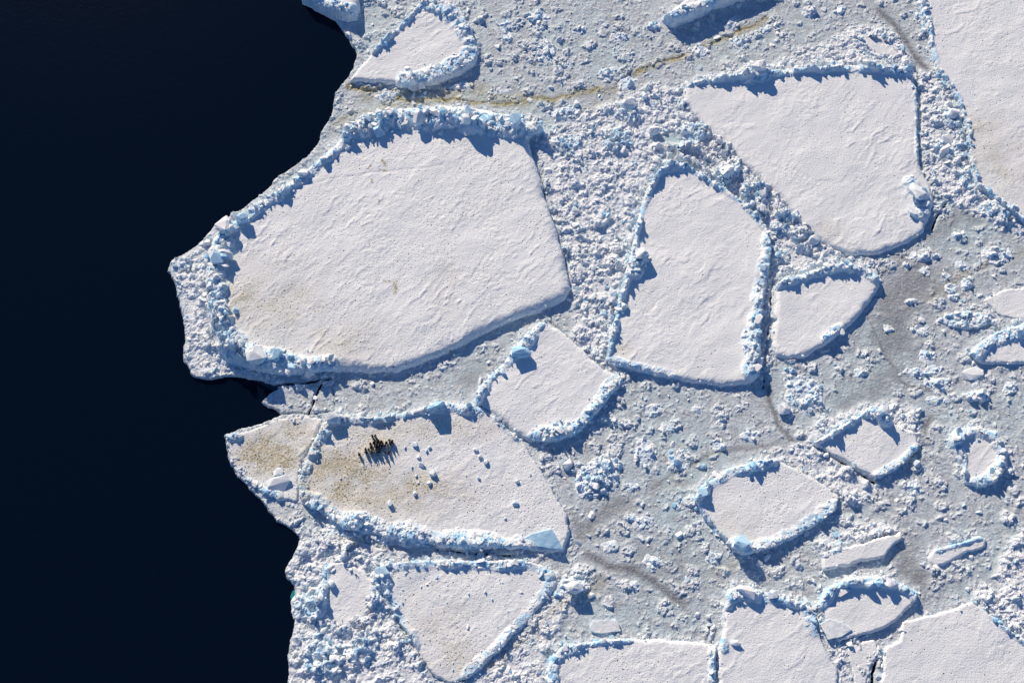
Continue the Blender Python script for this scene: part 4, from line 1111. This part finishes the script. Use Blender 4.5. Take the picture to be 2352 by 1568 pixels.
# ------------------------------------------------------------------ lumpy piles standing in the slush
rank = {}
pile_rows = []
for (x, y, rx, ry, hh) in PILES:
    if rx < 3:
        continue
    c = at((x, y), 0)
    best = min(range(len(FL)), key=lambda q: abs(float(seg_dist(np.array([c[0]]), np.array([c[1]]), FL[q]['pts'], True)[0])))
    dist = abs(float(seg_dist(np.array([c[0]]), np.array([c[1]]), FL[best]['pts'], True)[0]))
    pile_rows.append((best, dist, x, y, rx, ry, hh))
pile_rows.sort()
for row in [(-1, 0, *h[1:], h[0]) for h in HEAPS] + pile_rows:
    best, dist, x, y, rx, ry, hh = row[:7]
    heap = best < 0
    k = rank.get(best, 0)
    rank[best] = k + 1
    nick = FLOES[best]['nick']
    size = 'large' if rx * ry > 1000 else 'small' if rx * ry < 250 else 'middling'
    c = at((x, y), 0)
    ax_, ay_ = rx * M_PER, ry * M_PER
    w = Win(c[0] - ax_ * 1.4, c[0] + ax_ * 1.4, c[1] - ay_ * 1.4, c[1] + ay_ * 1.4)
    X, Y = w.X, w.Y
    tw = R(25 + 20 * math.sin(x))
    qx, qy = X - c[0] + 0.7 * fbm(X, Y, 1.6, 3, 401), Y - c[1] + 0.7 * fbm(X, Y, 1.6, 3, 405)
    if abs(rx - ry) < 0.5 * ry:
        qx, qy = qx * math.cos(tw) + qy * math.sin(tw), (-qx * math.sin(tw) + qy * math.cos(tw)) * 1.25
    r = np.maximum(np.hypot(qx / ax_, qy / ay_), 0.86 * (np.abs(qx) / ax_ + 0.6 * np.abs(qy) / ay_)) + 0.3 * fbm(X, Y, 1.3, 3, 400)
    sdf = (1 - r) * min(ax_, ay_)
    f1, f2 = facets(X + 0.3 * fbm(X, Y, 0.9, 2, 411), Y, 1.05, 410, 1.3), facets(X, Y, 0.5, 420)
    prof = np.clip(1 - r, 0, 1) ** 0.45
    under = np.clip(HG[w.sl], 0.05, 3) if heap else 0.05
    Z = under * (1 if heap else 1) + hh * prof * (0.05 + 0.85 * f1[0] * f1[0] + 0.32 * f2[0]) + 0.05 * prof
    below = np.clip(-sdf / 0.3, 0, 1)
    Z = Z * (1 - below) + below * (under - 0.35)
    org = (float(c[0]), float(c[1]), 0.0)
    root = thing('ice_pile', row[7] if heap else f'{size} lumpy snow-crusted ice pile in slush, {ORD[k % 24]} to {nick}', 'ice pile', org, 'heaps of ice blocks against the floes' if heap else 'snow-crusted ice piles in the slush')
    HG[w.sl] = np.maximum(HG[w.sl], np.where(sdf > 0, Z, -0.45))
    me = grid_mesh('pile_mesh', w, *snapped(w, sdf), Z, sdf > -0.45, MAT['snow'], ((0.6 if heap else 0.45) * prof ** 0.5, 0 * Z, 0 * Z, 0 * Z), org)
    link(bpy.data.objects.new('snow_crust', me), root)
    n = int(ax_ * ay_ * 3.1 * (2.6 if heap else 1.5)) + 3
    a, q = rng.uniform(0, 2 * math.pi, n), np.sqrt(rng.random(n)) * 0.92
    P = np.stack([c[0] + np.cos(a) * q * ax_, c[1] + np.sin(a) * q * ay_], -1)
    put_blocks(root, org, np.column_stack([P, height_at(P[:, 0], P[:, 1])]), sizes(n, 0.22, 0.7 + 0.8 * hh, 2.0), 'block', 'rubble', cap=90 if heap else 60, min_size=0.45, flat=0.4, slab=0.3, blue=0.06, sink=0.05)


# ------------------------------------------------------------------ single slabs and boulders
def boulder_mesh(seed, wr, tr, mat):
    V, F = hull(22, 1.0, wr, tr, seed, 0.75)
    bm = bmesh.new()
    vs = [bm.verts.new(v) for v in V]
    for t in F:
        bm.faces.new([vs[q] for q in t])
    bmesh.ops.dissolve_limit(bm, angle_limit=R(14), verts=bm.verts[:], edges=bm.edges[:])
    bmesh.ops.bevel(bm, geom=bm.edges[:], offset=0.012, segments=1, affect='EDGES')
    bmesh.ops.triangulate(bm, faces=bm.faces[:])
    bmesh.ops.subdivide_edges(bm, edges=bm.edges[:], cuts=2, use_grid_fill=True)
    for v in bm.verts:
        p = v.co * 3.1 + Vector((seed, 0, 0))
        v.co *= 1 + 0.05 * mnoise.noise(p) + 0.035 * mnoise.noise(p * 2.7) + 0.05 * mnoise.noise(p * 7.1)
    bmesh.ops.triangulate(bm, faces=bm.faces[:])
    me = bpy.data.meshes.new('boulder_mesh')
    bm.to_mesh(me)
    bm.free()
    me.materials.append(MAT[mat])
    return me


for k, (lab, x, y, ln, wr, tr, rot, axd, tilt, mat, lift) in enumerate(ROCKS):
    L = ln * M_PER
    c = at((x, y), 0.8)
    o = bpy.data.objects.new('ice_slab' if tr < 0.3 else 'ice_boulder', boulder_mesh(900 + k, wr, tr, mat))
    z = float(np.median(height_at(c[0] + rng.uniform(-.3, .3, 15) * L, c[1] + rng.uniform(-.3, .3, 15) * L)))
    Mx = Matrix.Rotation(R(tilt), 4, Vector((math.cos(R(axd)), math.sin(R(axd)), 0))) @ Matrix.Rotation(R(rot), 4, 'Z')
    o.matrix_basis = Matrix.Translation((float(c[0]), float(c[1]), max(z, 0.0) + L * tr * (lift - 0.15))) @ Mx @ Matrix.Scale(L, 4)
    link(o)
    o['label'], o['category'] = lab, 'ice slab' if tr < 0.3 else 'ice boulder'

# the tilted plate on the lower right corner of the penguin floe
def plate(name, label, pts, zs, thick, mat):
    P = [(*at(p, z), z) for p, z in zip(pts, zs)]
    c = np.mean(np.array(P, float), 0)
    bm = bmesh.new()
    top = [bm.verts.new((p[0] - c[0], p[1] - c[1], p[2])) for p in P]
    bot = [bm.verts.new((p[0] - c[0], p[1] - c[1], p[2] - thick)) for p in P]
    bm.faces.new(top[::-1])
    bm.faces.new(bot)
    for i_ in range(len(P)):
        j_ = (i_ + 1) % len(P)
        bm.faces.new((top[i_], top[j_], bot[j_], bot[i_]))
    bmesh.ops.recalc_face_normals(bm, faces=bm.faces[:])
    bmesh.ops.bevel(bm, geom=bm.edges[:], offset=0.03, segments=1, affect='EDGES')
    bmesh.ops.triangulate(bm, faces=bm.faces[:])
    bmesh.ops.subdivide_edges(bm, edges=bm.edges[:], cuts=6, use_grid_fill=True)
    for v in bm.verts:
        q = v.co * 1.7
        v.co += Vector((0.10 * mnoise.noise(q), 0.10 * mnoise.noise(q + Vector((9, 0, 0))), 0.06 * mnoise.noise(q * 0.7 + Vector((0, 9, 0))) + 0.03 * mnoise.noise(q * 2.5)))
    me = bpy.data.meshes.new(name + '_mesh')
    bm.to_mesh(me)
    me.materials.append(MAT[mat])
    o = link(bpy.data.objects.new(name, me), None, (float(c[0]), float(c[1]), 0))
    o['label'], o['category'] = label, 'ice slab'


plate('ice_slab', 'smooth pale blue triangular plate tipped up at the lower right corner of the penguin floe', [(1199, 1238), (1219, 1227), (1265, 1214), (1274, 1224), (1295, 1262), (1237, 1254)],
      [0.95, 1.0, 1.5, 1.5, 1.25, 1.0], 0.7, 'blue')
plate('ice_slab', 'squarish flat-topped block frozen in the slush above the bottom floe', [(1354, 1436), (1362, 1425), (1392, 1422), (1418, 1424), (1426, 1448), (1380, 1454), (1358, 1450)], [0.55, 0.6, 0.7, 0.7, 0.6, 0.5, 0.5], 0.7, 'white')
plate('ice_slab', 'low pale plate lying on the left side of the arched floe', [(1884, 1432), (1905, 1420), (1938, 1430), (1958, 1446), (1930, 1462), (1902, 1468)], [1.1, 1.15, 1.2, 1.1, 1.05, 1.05], 0.6, 'white')
plate('ice_slab', 'thin pale plate lying on the lower edge of the largest floe', [(1062, 752), (1085, 742), (1098, 748), (1080, 760)], [1.25, 1.3, 1.3, 1.25], 0.3, 'white')


# ice awash at the waterline
def awash(label, pts, mat):
    p = at(pts, -0.19)
    c = p.mean(0)
    bm = bmesh.new()
    n_ = len(p)
    ring0 = [bm.verts.new((q[0] - c[0], q[1] - c[1], 0.0)) for q in p]
    ring1 = [bm.verts.new((q[0] - c[0], q[1] - c[1], -0.6)) for q in p]
    bm.faces.new(ring0)
    for i_ in range(n_):
        bm.faces.new((ring0[i_], ring0[(i_ + 1) % n_], ring1[(i_ + 1) % n_], ring1[i_]))
    bmesh.ops.recalc_face_normals(bm, faces=bm.faces[:])
    me = bpy.data.meshes.new('submerged_ice_mesh')
    bm.to_mesh(me)
    me.materials.append(MAT[mat])
    o = link(bpy.data.objects.new('submerged_ice', me), None, (float(c[0]), float(c[1]), -0.20))
    o['label'], o['category'] = label, 'ice'


awash('turquoise tongue of wet ice awash at the lower left shore', [(684, 1350), (672, 1356), (667, 1368), (670, 1385), (676, 1402), (684, 1408), (692, 1380)], 'wet')
awash('dark teal ice foot under water below the largest floe', [(560, 866), (590, 877), (615, 890), (634, 900), (655, 888), (660, 875), (600, 862)], 'wetdeep')

# ------------------------------------------------------------------ loose snow chunks on the penguin floe
pc = at((868, 1030), 0.8)
rows = sorted([(float(np.hypot(*(at((x, y), 0.8) - pc))), x, y, s) for x, y, s in CHUNKS])
for k, (dd, x, y, s) in enumerate(rows):
    me = boulder_mesh(700 + k, 0.8, 0.75, 'white')
    o = bpy.data.objects.new('snow_chunk', me)
    c = at((x, y), 0.9)
    o.matrix_basis = Matrix.Translation((float(c[0]), float(c[1]), float(height_at(c[0], c[1])) + 0.2 * s)) @ Matrix.Rotation(rng.uniform(0, 6.28), 4, 'Z') @ Matrix.Scale(s * 0.95, 4)
    link(o)
    big_ = 'biggest white' if s > 1.4 else 'small white' if s < 0.55 else 'white'
    o['label'] = f'{big_} ice chunk lying on the penguin floe, {ORD[k]} to the penguin huddle'
    o['category'] = 'ice chunk'
    o['group'] = 'loose ice chunks on the penguin floe'


# ------------------------------------------------------------------ penguins
def loft(bm, rings, mats, close=True):
    """rings of (centre, rx, ry) along a spine -> one skin; mats(i, a) picks the slot"""
    SEG = 14
    rows_ = []
    for (c, rx, ry) in rings:
        rows_.append([bm.verts.new((c[0] + rx * math.cos(2 * math.pi * s / SEG), c[1] + ry * math.sin(2 * math.pi * s / SEG), c[2])) for s in range(SEG)])
    for i_ in range(len(rows_) - 1):
        for s in range(SEG):
            fc = bm.faces.new((rows_[i_][s], rows_[i_][(s + 1) % SEG], rows_[i_ + 1][(s + 1) % SEG], rows_[i_ + 1][s]))
            fc.material_index = mats(i_, (s + 0.5) / SEG * 360)
            fc.smooth = True
    for rr, ii in ((rows_[0][::-1], 0), (rows_[-1], len(rows_) - 2)):
        fc = bm.faces.new(rr)
        fc.material_index = mats(ii, 180)


def penguin_parts(bend, nod):
    """faces +X; bend leans the trunk, nod drops the head"""
    z = [0.03, 0.10, 0.22, 0.38, 0.55, 0.70, 0.82, 0.90, 0.95, 1.00, 1.05, 1.09, 1.115]
    rx = [0.07, 0.13, 0.17, 0.19, 0.185, 0.155, 0.115, 0.085, 0.078, 0.080, 0.075, 0.055, 0.02]
    ry = [0.09, 0.15, 0.185, 0.20, 0.195, 0.17, 0.125, 0.088, 0.075, 0.076, 0.070, 0.050, 0.02]
    rings = []
    for i_, zz in enumerate(z):
        fx = bend * (zz - 0.2) * 0.5 + (0.02 * math.sin(zz * 3)) + (nod * max(0, zz - 0.9) * 0.6)
        rings.append(((fx, 0, zz), rx[i_], ry[i_]))

    def mats(i_, a):
        front = a < 80 or a > 280
        if i_ >= 8:
            return 0
        if i_ == 7:
            return 2 if (a < 115 or a > 245) else 0
        if i_ == 6:
            return 2 if front else 0
        return 1 if front else 0
    bm = bmesh.new()
    loft(bm, rings, mats)
    # flippers grow out of the shoulders of the same skin
    for sgn in (-1, 1):
        a = [Vector((bend * 0.25 + 0.02, sgn * 0.15, 0.73)), Vector((bend * 0.15, sgn * 0.235, 0.55)), Vector((bend * 0.08 - 0.02, sgn * 0.25, 0.40)), Vector((-0.03, sgn * 0.235, 0.30))]
        wd = [0.07, 0.06, 0.045, 0.015]
        prev = None
        for q, wv in zip(a, wd):
            row = [bm.verts.new(q + Vector((wv, 0, 0))), bm.verts.new(q + Vector((0, sgn * 0.018, 0))), bm.verts.new(q + Vector((-wv, 0, 0))), bm.verts.new(q + Vector((0, -sgn * 0.018, 0)))]
            if prev:
                for s in range(4):
                    bm.faces.new((prev[s], prev[(s + 1) % 4], row[(s + 1) % 4], row[s])).material_index = 0
            prev = row
        bm.faces.new(prev)
    # tail
    tv = [bm.verts.new(c) for c in ((-0.12, 0.05, 0.16), (-0.12, -0.05, 0.16), (-0.24, 0, 0.03), (-0.12, 0, 0.10))]
    for t in ((0, 1, 2), (1, 3, 2), (3, 0, 2)):
        bm.faces.new([tv[q] for q in t])
    bmesh.ops.recalc_face_normals(bm, faces=bm.faces[:])
    body = bpy.data.meshes.new('penguin_body_mesh')
    bm.to_mesh(body)
    bm.free()
    for q in ('pblack', 'pwhite', 'pgold'):
        body.materials.append(MAT[q])
    hx = bend * 0.42 + nod * 0.08 + 0.06
    bm = bmesh.new()
    bk = [((hx, 0.018, 1.035)), ((hx, -0.018, 1.035)), ((hx, 0, 1.062)), ((hx + 0.115, 0, 1.035 - 0.05 * nod))]
    bv = [bm.verts.new(c) for c in bk]
    for t in ((0, 1, 3), (1, 2, 3), (2, 0, 3), (0, 2, 1)):
        bm.faces.new([bv[q] for q in t])
    bmesh.ops.recalc_face_normals(bm, faces=bm.faces[:])
    beak = bpy.data.meshes.new('penguin_beak_mesh')
    bm.to_mesh(beak)
    bm.free()
    beak.materials.append(MAT['pbeak'])
    feet = []
    for sgn in (-1, 1):
        bm = bmesh.new()
        pr = [(-0.03, -0.035), (0.05, -0.06), (0.14, -0.05), (0.16, 0.0), (0.14, 0.05), (0.05, 0.06), (-0.03, 0.035)]
        b0 = [bm.verts.new((x, y + sgn * 0.075, 0.0)) for x, y in pr]
        b1 = [bm.verts.new((x * 0.9, y * 0.8 + sgn * 0.075, 0.045)) for x, y in pr]
        bm.faces.new(b0[::-1])
        bm.faces.new(b1)
        for q in range(7):
            bm.faces.new((b0[q], b0[(q + 1) % 7], b1[(q + 1) % 7], b1[q]))
        me = bpy.data.meshes.new('penguin_foot_mesh')
        bm.to_mesh(me)
        bm.free()
        me.materials.append(MAT['pfeet'])
        feet.append(me)
    return body, beak, feet


POSES = [penguin_parts(0.0, 0.0), penguin_parts(0.12, 0.3), penguin_parts(-0.05, 0.15), penguin_parts(0.08, 0.9)]
HEADS = [(920, 300), (1030, 290), (1000, 450), (1100, 430), (1160, 490), (1270, 510), (1560, 460), (1660, 500), (1450, 550), (1580, 590), (870, 600), (980, 545), (1085, 560), (1205, 575), (1310, 620), (1400, 650),
         (870, 710), (1075, 660), (1180, 650), (1250, 710), (680, 800), (800, 810), (1090, 755), (1150, 790), (690, 910), (950, 830), (1060, 850), (1155, 870), (1370, 920), (450, 980), (1540, 900), (890, 890)]
rows = sorted(HEADS)
fr_i = max(range(len(rows)), key=lambda q: rows[q][1])
for k, (hx, hy) in enumerate(rows):
    px, py = (1300 + hx / 9.8) / 1.6327, (1600 + hy / 9.8) / 1.6327
    p = at((px, py), 0.8 + 1.0)
    z = float(height_at(p[0], p[1]))
    body, beak, feet = POSES[int(rng.integers(len(POSES)))]
    alone = k == 0
    lab = 'lone penguin standing apart at the left of the huddle' if alone else f'black and white penguin standing in the huddle, {NTH[k]} from the left'
    t = thing('penguin', lab, 'penguin', (float(p[0]), float(p[1]), z + 0.005), 'penguins huddled on the stained floe')
    t.rotation_euler = (0, 0, R(rng.choice([200, 170, 185, 150, 215, 240, 20]) + rng.uniform(-25, 25)))
    s = float(rng.uniform(0.98, 1.12))
    t.scale = (s, s, s)
    link(bpy.data.objects.new('body', body), t)
    link(bpy.data.objects.new('beak', beak), t)
    for fm in feet:
        link(bpy.data.objects.new('foot', fm), t)
